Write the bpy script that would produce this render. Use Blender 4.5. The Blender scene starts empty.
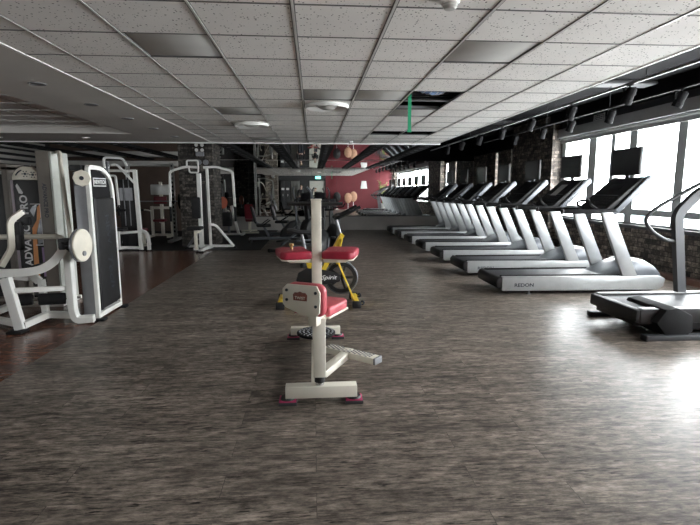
import bpy, bmesh, math, random
from math import sin, cos, pi, radians as R
from mathutils import Vector as V, Matrix
random.seed(7)
S = bpy.context.scene
COL = S.collection

# ---------------------------------------------------------------- mesh helpers
def fillet(pts, r, n=5):
    pts = [V(p) for p in pts]
    if r <= 0 or len(pts) < 3: return pts
    out = [pts[0]]
    for a, b, c in zip(pts, pts[1:], pts[2:]):
        u = (a-b); w = (c-b)
        d = min(r, u.length*.49, w.length*.49)
        p = b+u.normalized()*d; q = b+w.normalized()*d
        for i in range(n+1):
            t = i/n
            out.append(p*(1-t)**2 + b*2*t*(1-t) + q*t*t)
    out.append(pts[-1])
    return out

class M:
    """collects shapes; build() links them as one mesh object"""
    def __init__(s): s.v = []; s.f = []
    def raw(s, vs, fs):
        o = len(s.v)
        s.v += [V(p) for p in vs]
        s.f += [tuple(i+o for i in f) for f in fs]
        return s
    def bm(s, b, mat=None):
        b.verts.index_update()
        s.raw([(mat @ v.co) if mat else v.co.copy() for v in b.verts], [[v.index for v in f.verts] for f in b.faces])
        b.free(); return s
    def box(s, c, d, rot=None, bev=0, seg=2):
        b = bmesh.new()
        bmesh.ops.create_cube(b, size=1)
        bmesh.ops.scale(b, vec=V(d), verts=b.verts)
        if bev: bmesh.ops.bevel(b, geom=b.edges[:], offset=min(bev, min(d)*.49), segments=seg, profile=.5, affect='EDGES')
        m = Matrix.Translation(V(c))
        if rot is not None: m = m @ rot
        return s.bm(b, m)
    def bb(s, x0, x1, y0, y1, z0, z1, bev=0, seg=2):
        return s.box(((x0+x1)/2, (y0+y1)/2, (z0+z1)/2), (abs(x1-x0), abs(y1-y0), abs(z1-z0)), None, bev, seg)
    def bar(s, p, q, w, h, up=(0, 0, 1), bev=.004):
        p = V(p); q = V(q); z = (q-p); L = z.length; z.normalize()
        x = V(up).cross(z)
        if x.length < 1e-4: x = V((1, 0, 0)).cross(z) if abs(z.x) < .9 else V((0, 1, 0)).cross(z)
        x.normalize(); y = z.cross(x)
        rot = Matrix((x, y, z)).transposed().to_4x4()
        return s.box((p+q)/2, (w, h, L), rot, bev)
    def sweep(s, pts, prof, up=(0, 0, 1), closed=False, cap=True):
        pts = [V(p) for p in pts]; n = len(pts); k = len(prof); vs = []; fs = []
        tan = []
        for i in range(n):
            a = pts[i-1] if (i or closed) else pts[i]; b = pts[(i+1) % n] if (i < n-1 or closed) else pts[i]
            tan.append((b-a).normalized())
        x = V(up).cross(tan[0])
        if x.length < 1e-3: x = V((1, 0, 0)).cross(tan[0])
        if x.length < 1e-3: x = V((0, 1, 0)).cross(tan[0])
        x.normalize()
        for i in range(n):
            t = tan[i]
            x = (x - t*x.dot(t)); x.normalize(); y = t.cross(x)
            for j in range(k):
                pr = prof[j]
                vs.append(pts[i]+x*pr[0]+y*pr[1])
        m = n if closed else n-1
        for i in range(m):
            for j in range(k):
                a = i*k+j; b = i*k+(j+1) % k; c = ((i+1) % n)*k+(j+1) % k; d = ((i+1) % n)*k+j
                fs.append((a, b, c, d))
        if cap and not closed:
            fs.append(tuple(range(k-1, -1, -1))); fs.append(tuple((n-1)*k+j for j in range(k)))
        return s.raw(vs, fs)
    def tube(s, pts, r, fil=0, seg=10, closed=False):
        prof = [(r*cos(2*pi*i/seg), r*sin(2*pi*i/seg)) for i in range(seg)]
        return s.sweep(fillet(pts, fil), prof, closed=closed)
    def flat(s, pts, w, h, fil=0, up=(0, 0, 1), c=.2):
        a, b = w/2, h/2; e = min(a, b)*c
        prof = [(a, -b+e), (a, b-e), (a-e, b), (-a+e, b), (-a, b-e), (-a, -b+e), (-a+e, -b), (a-e, -b)]
        return s.sweep(fillet(pts, fil), prof, up)
    def prism(s, poly, ax, a, b, bev=0, seg=2):
        def P(u, w, t): return {'X': (t, u, w), 'Y': (u, t, w), 'Z': (u, w, t)}[ax]
        g = bmesh.new(); n = len(poly)
        lo = [g.verts.new(P(u, w, a)) for u, w in poly]; hi = [g.verts.new(P(u, w, b)) for u, w in poly]
        g.faces.new(lo[::-1]); g.faces.new(hi)
        for i in range(n): g.faces.new((lo[i], lo[(i+1) % n], hi[(i+1) % n], hi[i]))
        bmesh.ops.recalc_face_normals(g, faces=g.faces)
        if bev: bmesh.ops.bevel(g, geom=g.edges[:], offset=bev, segments=seg, profile=.5, affect='EDGES', clamp_overlap=True)
        return s.bm(g)
    def cyl(s, p, q, r, r2=None, seg=20):
        p = V(p); q = V(q); r2 = r if r2 is None else r2
        return s.lathe([(0, 0), (r, 0), (r2, (q-p).length), (0, (q-p).length)], p, q-p, seg)
    def lathe(s, prof, o=(0, 0, 0), ax=(0, 0, 1), seg=24):
        o = V(o); z = V(ax).normalized()
        x = z.orthogonal().normalized(); y = z.cross(x)
        vs = []; fs = []; k = len(prof)
        for i in range(seg):
            a = 2*pi*i/seg
            for (r, h) in prof: vs.append(o+z*h+(x*cos(a)+y*sin(a))*max(r, 1e-5))
        for i in range(seg):
            for j in range(k-1):
                a = i*k+j; b = ((i+1) % seg)*k+j
                fs.append((a, b, b+1, a+1))
        return s.raw(vs, fs)
    def ball(s, c, r, seg=16, rot=None):
        r = (r, r, r) if not hasattr(r, '__len__') else r
        b = bmesh.new(); bmesh.ops.create_uvsphere(b, u_segments=seg, v_segments=max(6, seg*2//3), radius=1)
        m = Matrix.Translation(V(c))
        if rot is not None: m = m @ rot
        return s.bm(b, m @ Matrix.Diagonal((*r, 1)))
    def text(s, t, o, xd, yd, h, ext=.0015, al='CENTER', shear=0, width=1.0, thick=0):
        c = bpy.data.curves.new('t', 'FONT'); c.body = t; c.align_x = al; c.align_y = 'CENTER'; c.size = 1; c.shear = shear
        c.extrude = ext/h; c.resolution_u = 3; c.offset = thick
        ob = bpy.data.objects.new('t', c); COL.objects.link(ob)
        dg = bpy.context.evaluated_depsgraph_get(); ev = ob.evaluated_get(dg); me = ev.to_mesh()
        x = V(xd).normalized(); y = V(yd).normalized(); z = x.cross(y); o = V(o)
        s.raw([o+x*(v.co.x*h*width)+y*(v.co.y*h)+z*(v.co.z*h) for v in me.vertices], [tuple(p.vertices) for p in me.polygons])
        ev.to_mesh_clear(); bpy.data.objects.remove(ob); bpy.data.curves.remove(c)
        return s
    def stretch(s, k, o):
        for i, v in enumerate(s.v): s.v[i] = V((v.x*k[0]+o[0], v.y*k[1]+o[1], v.z*k[2]+o[2]))
        return s
    def loft(s, rings, cap=True):
        k = len(rings[0]); n = len(rings); vs = [p for r in rings for p in r]; fs = []
        for i in range(n-1):
            for j in range(k): fs.append((i*k+j, i*k+(j+1) % k, (i+1)*k+(j+1) % k, (i+1)*k+j))
        if cap: fs.append(tuple(range(k-1, -1, -1))); fs.append(tuple((n-1)*k+j for j in range(k)))
        return s.raw(vs, fs)
    def build(s, name, mat, parent=None, smooth=True, ang=35):
        off = V((0, 0, 0)); p = parent
        while p is not None: off += p.location; p = p.parent
        me = bpy.data.meshes.new(name)
        me.from_pydata([v-off for v in s.v], [], s.f)
        g = bmesh.new(); g.from_mesh(me); bmesh.ops.recalc_face_normals(g, faces=g.faces); g.to_mesh(me); g.free()
        if smooth:
            me.shade_smooth(); me.set_sharp_from_angle(angle=R(ang))
        me.materials.append(mat)
        o = bpy.data.objects.new(name, me); COL.objects.link(o)
        if parent is not None: o.parent = parent
        return o

def tag(o, label, cat, group=None, kind=None):
    o['label'] = label; o['category'] = cat
    if group: o['group'] = group
    if kind: o['kind'] = kind
    return o
def thing(name, label, cat, loc=(0, 0, 0), group=None):
    o = bpy.data.objects.new(name, None); COL.objects.link(o); o.location = loc; o.empty_display_size = .1
    return tag(o, label, cat, group)
def dup(o, loc=None, rz=None, label=None, parent=None):
    c = o.copy(); COL.objects.link(c)
    if parent is not None: c.parent = parent
    if loc is not None: c.location = loc
    if rz is not None: c.rotation_euler = (0, 0, rz)
    if label: c['label'] = label
    for ch in list(o.children): dup(ch, parent=c)
    return c
def struct(name, mb, mat, **k):
    o = mb.build(name, mat, **k); o['kind'] = 'structure'; return o

# ---------------------------------------------------------------- materials
def nodes(name):
    m = bpy.data.materials.new(name); m.use_nodes = True; t = m.node_tree
    return m, t, t.nodes['Principled BSDF']
def N(t, ty, **k):
    n = t.nodes.new(ty)
    for a, b in k.items():
        if a in n.inputs.keys() and not hasattr(n, a): n.inputs[a].default_value = b
        else: setattr(n, a, b)
    return n
def mat(name, col, rough=.5, metal=0, var=.12, scale=9, bump=0, bscale=120, coat=0, spec=.5):
    m, t, b = nodes(name)
    b.inputs['Roughness'].default_value = rough; b.inputs['Metallic'].default_value = metal
    b.inputs['Coat Weight'].default_value = coat; b.inputs['Specular IOR Level'].default_value = spec
    tc = N(t, 'ShaderNodeTexCoord'); nz = N(t, 'ShaderNodeTexNoise'); nz.inputs['Scale'].default_value = scale; nz.inputs['Detail'].default_value = 3
    t.links.new(tc.outputs['Object'], nz.inputs['Vector'])
    r = N(t, 'ShaderNodeValToRGB')
    r.color_ramp.elements[0].position = .3; r.color_ramp.elements[1].position = .7
    r.color_ramp.elements[0].color = (*[c*(1-var) for c in col], 1); r.color_ramp.elements[1].color = (*[min(1, c*(1+var)) for c in col], 1)
    t.links.new(nz.outputs['Fac'], r.inputs['Fac']); t.links.new(r.outputs['Color'], b.inputs['Base Color'])
    if bump:
        n2 = N(t, 'ShaderNodeTexNoise'); n2.inputs['Scale'].default_value = bscale
        t.links.new(tc.outputs['Object'], n2.inputs['Vector'])
        bp = N(t, 'ShaderNodeBump'); bp.inputs['Strength'].default_value = bump; bp.inputs['Distance'].default_value = .002
        t.links.new(n2.outputs['Fac'], bp.inputs['Height']); t.links.new(bp.outputs['Normal'], b.inputs['Normal'])
    return m
def ramp(t, src, stops):
    r = N(t, 'ShaderNodeValToRGB'); e = r.color_ramp.elements
    while len(e) < len(stops): e.new(.5)
    for i, (p, c) in enumerate(stops):
        e[i].position = p; e[i].color = (*c, 1) if hasattr(c, '__len__') else (c, c, c, 1)
    t.links.new(src, r.inputs['Fac']); return r.outputs['Color']
def mix(t, fac, a, b, mode='MIX'):
    n = t.nodes.new('ShaderNodeMix'); n.data_type = 'RGBA'; n.blend_type = mode
    for sock, v in ((n.inputs[0], fac), (n.inputs[6], a), (n.inputs[7], b)):
        if isinstance(v, bpy.types.NodeSocket): t.links.new(v, sock)
        elif hasattr(v, '__len__'): sock.default_value = (*v, 1)
        else: sock.default_value = v
    return n.outputs[2]
def math_(t, op, a, b=0.0):
    n = N(t, 'ShaderNodeMath', operation=op)
    for i, v in enumerate((a, b)):
        if isinstance(v, bpy.types.NodeSocket): t.links.new(v, n.inputs[i])
        else: n.inputs[i].default_value = v
    return n.outputs[0]
def mapped(t, sc):
    g = N(t, 'ShaderNodeNewGeometry'); mp = N(t, 'ShaderNodeMapping'); mp.inputs['Scale'].default_value = sc
    t.links.new(g.outputs['Position'], mp.inputs['Vector']); return mp.outputs['Vector']

def wood_floor(name, dark, light, pore, rough, rowh=.18, length=1.25, spec=.18, seam=.35):
    m, t, b = nodes(name)
    vec = mapped(t, (1, 1, 1))
    br = N(t, 'ShaderNodeTexBrick'); br.offset = .37; br.offset_frequency = 2; br.squash = 1
    br.inputs['Scale'].default_value = 1; br.inputs['Brick Width'].default_value = length; br.inputs['Row Height'].default_value = rowh
    br.inputs['Mortar Size'].default_value = .0016; br.inputs['Mortar Smooth'].default_value = .2; br.inputs['Bias'].default_value = 0
    br.inputs['Color1'].default_value = (0, 0, 0, 1); br.inputs['Color2'].default_value = (1, 1, 1, 1); br.inputs['Mortar'].default_value = (.5, .5, .5, 1)
    t.links.new(vec, br.inputs['Vector'])
    # every plank shifts its grain
    sep = N(t, 'ShaderNodeSeparateXYZ'); t.links.new(vec, sep.inputs[0])
    sh = math_(t, 'MULTIPLY', br.outputs['Color'], 37.0)
    cmb = N(t, 'ShaderNodeCombineXYZ'); t.links.new(math_(t, 'ADD', sep.outputs[0], sh), cmb.inputs[0]); t.links.new(sep.outputs[1], cmb.inputs[1]); t.links.new(sh, cmb.inputs[2])
    def nz(sx, sy, det=5, rg=.6):
        mp = N(t, 'ShaderNodeMapping'); mp.inputs['Scale'].default_value = (sx, sy, 1); t.links.new(cmb.outputs[0], mp.inputs['Vector'])
        n = N(t, 'ShaderNodeTexNoise'); n.inputs['Scale'].default_value = 1; n.inputs['Detail'].default_value = det; n.inputs['Roughness'].default_value = rg
        t.links.new(mp.outputs[0], n.inputs['Vector']); return n.outputs['Fac']
    grain = nz(6.5, 34, 8, .75); broad = nz(1.4, 6, 3); pores = nz(11, 85, 3, .6); mott = nz(12, 26, 6, .8); patch = nz(2.4, 11, 3)
    base = ramp(t, grain, [(.36, dark), (.5, [(a+c)/2 for a, c in zip(dark, light)]), (.64, light)])
    base = mix(t, .6, base, ramp(t, broad, [(.36, .42), (.62, 1.1)]), 'MULTIPLY')
    base = mix(t, .75, base, ramp(t, mott, [(.38, .38), (.6, 1.3)]), 'MULTIPLY')
    base = mix(t, .4, base, ramp(t, br.outputs['Color'], [(0, .55), (1, 1.25)]), 'MULTIPLY')
    base = mix(t, math_(t, 'MULTIPLY', ramp(t, pores, [(.36, 1), (.45, 0)]), ramp(t, patch, [(.42, 0.12), (.56, 1)])), base, pore)
    base = mix(t, math_(t, 'MULTIPLY', br.outputs['Fac'], seam), base, (.01, .009, .008))
    t.links.new(base, b.inputs['Base Color'])
    rr = ramp(t, grain, [(.3, rough+.08), (.7, rough-.05)]); t.links.new(rr, b.inputs['Roughness'])
    bp = N(t, 'ShaderNodeBump'); bp.inputs['Strength'].default_value = .25; bp.inputs['Distance'].default_value = .0015
    t.links.new(mix(t, .5, grain, br.outputs['Fac'], 'SUBTRACT'), bp.inputs['Height']); t.links.new(bp.outputs['Normal'], b.inputs['Normal'])
    b.inputs['Specular IOR Level'].default_value = spec
    return m
def brick(name, c1, c2, mort, rough=.75, w=.3, h=.1, light=None):
    m, t, b = nodes(name)
    g = N(t, 'ShaderNodeNewGeometry'); sep = N(t, 'ShaderNodeSeparateXYZ'); t.links.new(g.outputs['Position'], sep.inputs[0])
    cmb = N(t, 'ShaderNodeCombineXYZ'); t.links.new(math_(t, 'ADD', sep.outputs[0], sep.outputs[1]), cmb.inputs[0]); t.links.new(sep.outputs[2], cmb.inputs[1])
    br = N(t, 'ShaderNodeTexBrick'); br.offset = .43
    for k, v in (('Scale', 1), ('Brick Width', w), ('Row Height', h), ('Mortar Size', .006), ('Mortar Smooth', .3), ('Bias', 0)): br.inputs[k].default_value = v
    br.inputs['Color1'].default_value = (0, 0, 0, 1); br.inputs['Color2'].default_value = (1, 1, 1, 1); br.inputs['Mortar'].default_value = (.3, .3, .3, 1)
    t.links.new(cmb.outputs[0], br.inputs['Vector'])
    n = N(t, 'ShaderNodeTexNoise'); n.inputs['Scale'].default_value = 14; n.inputs['Detail'].default_value = 6; n.inputs['Roughness'].default_value = .7
    t.links.new(g.outputs['Position'], n.inputs['Vector'])
    base = ramp(t, br.outputs['Color'], [(0, c1), (.55, [(a+d)/2 for a, d in zip(c1, c2)]), (1, c2)])
    base = mix(t, .85, base, ramp(t, n.outputs['Fac'], [(.36, .2), (.52, .8), (.64, 2.2)]), 'MULTIPLY')
    base = mix(t, br.outputs['Fac'], base, mort)
    t.links.new(base, b.inputs['Base Color']); b.inputs['Roughness'].default_value = rough
    bp = N(t, 'ShaderNodeBump'); bp.inputs['Strength'].default_value = .8; bp.inputs['Distance'].default_value = .02
    hh = mix(t, br.outputs['Fac'], n.outputs['Fac'], (0, 0, 0)); t.links.new(hh, bp.inputs['Height']); t.links.new(bp.outputs['Normal'], b.inputs['Normal'])
    return m
def tile_mat():
    m, t, b = nodes('pinhole ceiling tile'); v = mapped(t, (1, 1, 1))
    vo = N(t, 'ShaderNodeTexVoronoi'); vo.inputs['Scale'].default_value = 46; t.links.new(v, vo.inputs['Vector'])
    n = N(t, 'ShaderNodeTexNoise'); n.inputs['Scale'].default_value = 30; t.links.new(v, n.inputs['Vector'])
    sepc = N(t, 'ShaderNodeSeparateColor'); t.links.new(vo.outputs['Color'], sepc.inputs[0])
    size = math_(t, 'MULTIPLY', math_(t, 'SUBTRACT', sepc.outputs[0], .18), .38)
    hole = math_(t, 'LESS_THAN', vo.outputs['Distance'], size)
    n3 = N(t, 'ShaderNodeTexNoise'); n3.inputs['Scale'].default_value = 1.6; t.links.new(v, n3.inputs['Vector'])
    base = mix(t, .35, (.88, .865, .84), ramp(t, n3.outputs['Fac'], [(.35, .8), (.65, 1)]), 'MULTIPLY')
    t.links.new(mix(t, math_(t, 'MULTIPLY', hole, .9), base, (.03, .03, .03)), b.inputs['Base Color']); b.inputs['Roughness'].default_value = .9
    b.inputs['Specular IOR Level'].default_value = .1
    return m
def mirror_mat(name, c, r=.01):
    m, t, b = nodes(name)
    n = N(t, 'ShaderNodeTexNoise'); n.inputs['Scale'].default_value = .8; v = mapped(t, (1, 1, 1)); t.links.new(v, n.inputs['Vector'])
    t.links.new(ramp(t, n.outputs['Fac'], [(.3, [x*.96 for x in c]), (.7, c)]), b.inputs['Base Color'])
    b.inputs['Metallic'].default_value = 1; b.inputs['Roughness'].default_value = r
    return m
def glass_mat():
    m, t, b = nodes('window glass'); t.nodes.remove(b); out = t.nodes['Material Output']
    tr = N(t, 'ShaderNodeBsdfTransparent'); tr.inputs[0].default_value = (.97, .975, .975, 1)
    gl = N(t, 'ShaderNodeBsdfGlossy'); gl.inputs['Roughness'].default_value = .02
    n = N(t, 'ShaderNodeTexNoise'); n.inputs['Scale'].default_value = 2
    mx = N(t, 'ShaderNodeMixShader'); t.links.new(ramp(t, n.outputs['Fac'], [(.3, .03), (.7, .05)]), mx.inputs[0])
    t.links.new(tr.outputs[0], mx.inputs[1]); t.links.new(gl.outputs[0], mx.inputs[2]); t.links.new(mx.outputs[0], out.inputs[0]); return m
def glow(name, col, st):
    m, t, b = nodes(name); b.inputs['Base Color'].default_value = (*col, 1); b.inputs['Emission Color'].default_value = (*col, 1); b.inputs['Emission Strength'].default_value = st; return m

WHITE = mat('white powder coat', (.78, .78, .75), .32, 0, .05)
CREAM = mat('cream powder coat', (.74, .70, .60), .35, 0, .06)
TAUPE = mat('taupe powder coat', (.19, .168, .145), .5, 0, .06)
SILVER = mat('brushed silver paint', (.40, .415, .42), .34, .25, .05)
SILVERG = mat('grey silver shell', (.125, .135, .15), .36, .2, .06)
CHROME = mat('chrome', (.5, .5, .5), .22, 1, .05)
BLACK = mat('black plastic', (.010, .010, .011), .48, 0, .2)
BLACKM = mat('matt black rubber', (.009, .009, .010), .8, 0, .25, bump=.3, spec=.25)
BELT = mat('running belt', (.024, .026, .03), .45, 0, .25, 14, .3, 300)
DGREY = mat('dark grey metal', (.055, .057, .062), .45, .2, .1)
GREYM = mat('grey metal', (.25, .255, .27), .4, .3, .08)
REDV = mat('red vinyl', (.36, .02, .045), .38, 0, .12, 14, .15, 200)
PINKV = mat('worn pink red vinyl', (.50, .09, .11), .4, 0, .15, 10, .15, 200)
YELL = mat('yellow paint', (.80, .56, .05), .35, 0, .06)
ORANGE = mat('orange print', (.80, .33, .10), .5, 0, .08)
PURPLE = mat('purple print', (.30, .20, .36), .5, 0, .1)
SCREEN = mat('dark screen glass', (.022, .021, .025), .35, 0, .1, spec=.2)
INK = mat('dark ink', (.02, .025, .035), .5, 0, .1)
TXTW = mat('white print', (.85, .85, .85), .5, 0, .03)
VINYLB = mat('black vinyl', (.017, .017, .018), .5, 0, .2, 12, .2, 200, spec=.3)
REDD = mat('dark red vinyl', (.15, .012, .02), .45, 0, .12, 14, .15, 200)
REDP = mat('red wall paint', (.125, .010, .017), .6, 0, .08, 2)
GREYW = mat('grey wall paint', (.42, .40, .38), .7, 0, .08, 2)
DARKW = mat('dark grey wall paint', (.035, .035, .037), .7, 0, .15, 2)
BROWNW = mat('brown wall panel', (.085, .055, .04), .6, 0, .15, 2)
BLKCEIL = mat('black ceiling paint', (.007, .007, .008), .9, 0, .2, 2, spec=.08)
SOFFIT = mat('grey white soffit paint', (.60, .58, .55), .75, 0, .04, 2)
TRIMW = mat('white trim', (.82, .82, .80), .5, 0, .03)
GRIDX = mat('dark ceiling joint', (.12, .12, .12), .6, 0, .06)
GRID = mat('ceiling grid metal', (.62, .62, .60), .4, .2, .06)
PANELG = mat('unlit grey diffuser', (.48, .48, .46), .85, 0, .05, 3)
VALANCE = mat('pale grey valance', (.42, .43, .43), .6, 0, .04)
BEAMG = mat('grey beam paint', (.045, .046, .05), .6, 0, .1, 3)
FRAMEG = mat('grey window frame', (.55, .57, .57), .4, .2, .06)
GREEN = mat('green strap', (.02, .36, .17), .6, 0, .08)
BLUE = mat('blue mesh duct', (.25, .38, .62), .5, 0, .35, 60)
BRASS = mat('brass', (.75, .55, .25), .25, 1, .1)
SKIN = mat('skin', (.62, .42, .33), .5, 0, .05)
HAIRB = mat('light brown hair', (.20, .12, .06), .6, 0, .2, 40)
HAIRD = mat('dark hair', (.03, .022, .018), .6, 0, .2, 40)
CLOTH = mat('black cloth', (.022, .022, .025), .85, 0, .2, 30)
DENIM = mat('dark trousers', (.03, .033, .045), .85, 0, .2, 30)
PAPER = mat('paper', (.75, .75, .74), .8, 0, .03)
LEAF = mat('plant leaf', (.14, .30, .06), .5, 0, .3, 20)
POT = mat('pale pot', (.6, .6, .58), .5, 0, .06)
FANC = mat('orange fan cover', (.46, .26, .17), .8, 0, .15, 12)
PLANK = wood_floor('grey washed planks', (.072, .059, .049), (.350, .293, .247), (.010, .008, .007), .33, seam=.7)
REDWD = wood_floor('red brown planks', (.085, .035, .022), (.24, .11, .07), (.03, .014, .01), .22, spec=.4)
LEDGE = mat('red brown ledge', (.20, .10, .075), .5, 0, .15, 6)
MATB = mat('black rubber flooring', (.012, .012, .012), .7, 0, .3, 40)
BRICKD = brick('dark stone brick', (.04, .034, .03), (.30, .25, .21), (.018, .016, .015), w=.2, h=.085)
BRICKC = brick('mottled column stone', (.022, .02, .018), (.15, .132, .115), (.012, .011, .01), w=.2, h=.08)
BRICKL = brick('weathered stone brick', (.10, .085, .07), (.42, .37, .31), (.05, .045, .04), h=.085, w=.26)
TILE = tile_mat()
MIRROR = mirror_mat('mirror', (.80, .82, .81))
MIRRORC = mirror_mat('dark mirror ceiling', (.50, .50, .49), .02)
GLASS = glass_mat()
EXITG = glow('lit green exit sign', (.1, .85, .65), 2.5)
LAMP = glow('lit lamp', (1, .96, .9), .35)
CYAN = mat('pale cyan cladding', (.02, .046, .05), .5, 0, .05)
SKY = 7.0; EXPO = 2.2
# ---------------------------------------------------------------- room shell
H, HB = 2.51, 3.2            # tile ceiling, black ceiling by the windows
YB, YF, XL, XR = -1.2, 17.8, -9.0, 5.9
struct('floor', M().bb(-2.4, XR+.2, YB, YF, -.1, 0), PLANK)
struct('floor_left', M().bb(XL, -2.4, YB, 11.9, -.1, 0), REDWD)
struct('floor_mat', M().bb(XL, -2.4, 11.9, YF, -.1, 0.0), MATB)
struct('floor_mat_strip', M().bb(-2.4, -1.3, 11.9, YF, 0, .006), MATB)

XS = [-2.26, -1.9, -1.3, -.705, -.11, .485, 1.08, 1.68, 2.28, 2.86]
YS = [-1.2+.6*i for i in range(22)]
HOLES = {(6, 11), (6, 12), (6, 17), (7, 17)}
PANELS = [(2, 8), (6, 8), (4, 11), (5, 11), (2, 13), (6, 13), (2, 19), (4, 3), (1, 4)]
c = M()
for i in range(9):
    for j in range(21):
        if (i, j) in HOLES or (i, j) in PANELS: continue
        c.bb(XS[i], XS[i+1], YS[j], YS[j+1], H, H+.015)
struct('ceiling', c, TILE, smooth=False)
g = M()
for x in XS[1:-1]: g.bb(x-.008, x+.008, YB, 11.4, H-.005, H+.02)
struct('ceiling_grid_long', g, GRID, smooth=False)
g = M()
for x in XS[1:-1]: g.bb(x-.015, x+.015, YB, 11.4, H-.0015, H+.02)
struct('ceiling_grid_painted_shadow', g, GRIDX, smooth=False)  # dark strips painted in as the shadow line along the tile edges
g = M()
for y in YS[1:-1]: g.bb(XS[0], XS[-1], y-.007, y+.007, H-.003, H+.018)
struct('ceiling_grid_cross', g, GRIDX, smooth=False)
struct('ceiling_plenum', M().bb(-2.3, 2.9, YB, 11.5, HB-.02, HB), BLKCEIL)
struct('ceiling_plenum_sides', M().bb(-2.32, 2.95, 11.45, 11.5, H+.03, HB).bb(-2.32, 2.95, YB-.02, YB, H+.03, HB).bb(-2.32, -2.3, YB, 11.5, H+.21, HB), BLKCEIL)
struct('ceiling_black', M().bb(2.86, XR+.2, YB, YF, HB, HB+.05).bb(2.9, XR+.2, YF-.03, YF-.001, H-.01, HB), BLKCEIL)
struct('trim_ceiling_edge', M().bb(2.85, 2.88, YB, 11.4, H-.006, H+.03), TRIMW)
struct('trim_fascia', M().bb(2.88, 2.91, YB, YF, H-.002, HB), BLKCEIL)
struct('trim_ceiling_left_edge', M().bb(-2.285, -2.25, YB, 11.4, H-.006, H+.03), TRIMW)
struct('ceiling_soffit', M().bb(-3.42, -2.27, YB, 11.35, H-.004, H+.2).bb(XL, -3.42, 9.75, 11.35, H-.004, H+.2), SOFFIT, smooth=False)
struct('ceiling_left_tiles', M().bb(XL, -3.42, YB, 9.8, H+.12, H+.14), TILE)
g = M()
for k in range(10): g.bb(-3.42-.6*k-.01, -3.42-.6*k+.01, YB, 9.75, H+.112, H+.13)
for k in range(19): g.bb(XL, -3.42, YB+.6*k-.01, YB+.6*k+.01, H+.112, H+.13)
struct('ceiling_left_grid', g, GRID, smooth=False)
struct('trim_ceiling_end', M().bb(XL, 2.95, 11.33, 11.42, H-.024, H+.02), TRIMW)
struct('ceiling_mirror', M().bb(XL, 2.93, 11.42, YF, H, H+.02), MIRRORC)
# black slatted strips under the mirror ceiling
for k, x in enumerate((-6.9, -5.7, -4.5, -2.05, -.85, .35, 1.55, 2.72)):
    s = M().bb(x-.15, x+.15, 11.42, YF-.02, H-.03, H-.001)
    o = struct('trim_%d' % (k+1), s, BLACKM)
    s = M()
    for q in range(10): s.bb(x-.05, x+.05, 11.7+q*.6, 11.73+q*.6, H-.033, H-.029)
    s.build('slot', GREYM, o)
# far wall and its mirror
struct('wall_far', M().bb(XL, XR+.2, YF, YF+.2, 0, HB), GREYW)
struct('wall_mirror', M().bb(-3.95, XR-.02, YF-.012, YF-.002, .52, H-.01), MIRROR)
s = M()
for x in (-2.3, -.75, .85, 2.4, 4.0): s.bb(x-.002, x+.002, YF-.0135, YF-.011, .52, H-.01)
struct('trim_mirror_joints', s, DGREY)
struct('trim_mirror_foot', M().bb(-3.95, XR-.02, YF-.03, YF, .495, .52), DGREY)
struct('wall_far_panel', M().bb(XL, -3.95, YF-.03, YF, 0, H), BROWNW)
struct('trim_reflection_streak', M().bb(XL, -3.9, YF-.35, YF-.03, 2.26, 2.44, .02), SOFFIT)  # pale beam shaped to stand in for a ceiling reflection
struct('wall_left', M().bb(XL-.2, XL, YB, YF, 0, HB), DARKW)
s = M()
for z in (1.9, 2.06, 2.22, 2.38): s.bb(XL, XL+.04, 4, YF-.4, z, z+.09, .01)
struct('trim_wall_left_boards', s, SOFFIT)
# stone columns
def column(n, x0, x1, y0, y1, m, z1=H): return struct(n, M().bb(x0, x1, y0, y1, 0, z1), m)
column('column_far', -3.42, -2.56, 12.87, 13.9, BRICKC)
column('column_back', -3.42, -2.56, -.95, 0, BRICKL)
# window wall
SILL, HEAD = .80, 2.66
OPEN = [(-1.15, .4), (1.1, 11.45), (13.85, 14.4), (15.42, 15.62)]  # opening behind the camera kept wide to add light
ys = [YB]+[q for o_ in OPEN for q in o_]+[YF]
s = M().bb(XR, XR+.25, YB, YF, 0, SILL)
for a, b_ in zip(ys[0::2], ys[1::2]):
    s.bb(XR, XR+.25, a, b_, SILL, HEAD)
struct('wall_right', s, BRICKD, smooth=False)
struct('pillar_near', M().bb(5.70, XR, 11.45, 13.8, 0, HB), BRICKD)
struct('pillar_back', M().bb(5.70, XR, .42, 1.08, 0, HB), BRICKD)  # narrowed so the openings beside it let in more light
struct('wall_right_head', M().bb(XR, XR+.25, YB, 11.45, HEAD+.2, HB), BEAMG)
struct('wall_right_head_far', M().bb(XR, XR+.25, 11.45, YF, HEAD, HB), BLKCEIL)
struct('trim_valance_right', M().bb(XR-.08, XR+.25, YB, 11.45, HEAD, HEAD+.2), VALANCE)
struct('trim_beam_right', M().bb(5.6, XR, YB, 11.44, 3.0, HB), BLKCEIL)
struct('baseboard_right', M().bb(XR-.16, XR-.001, 1.65, 11.44, 0, .09, .006), LEDGE)
struct('trim_sill', M().bb(XR-.06, XR+.2, 1.65, 11.44, SILL-.05, SILL+.012, .006), DGREY)
MULL = {1: ([(-1.06, .08), (-.4, .1), (.36, .08)]), 2: [(1.14, .08), (2.45, .1), (3.8, .2), (5.05, .22), (5.7, .12), (6.35, .26), (7.6, .2), (8.82, .22), (9.44, .13), (10.15, .28), (11.35, .18)],
        3: [(13.88, .06), (14.37, .06)], 4: []}
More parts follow.
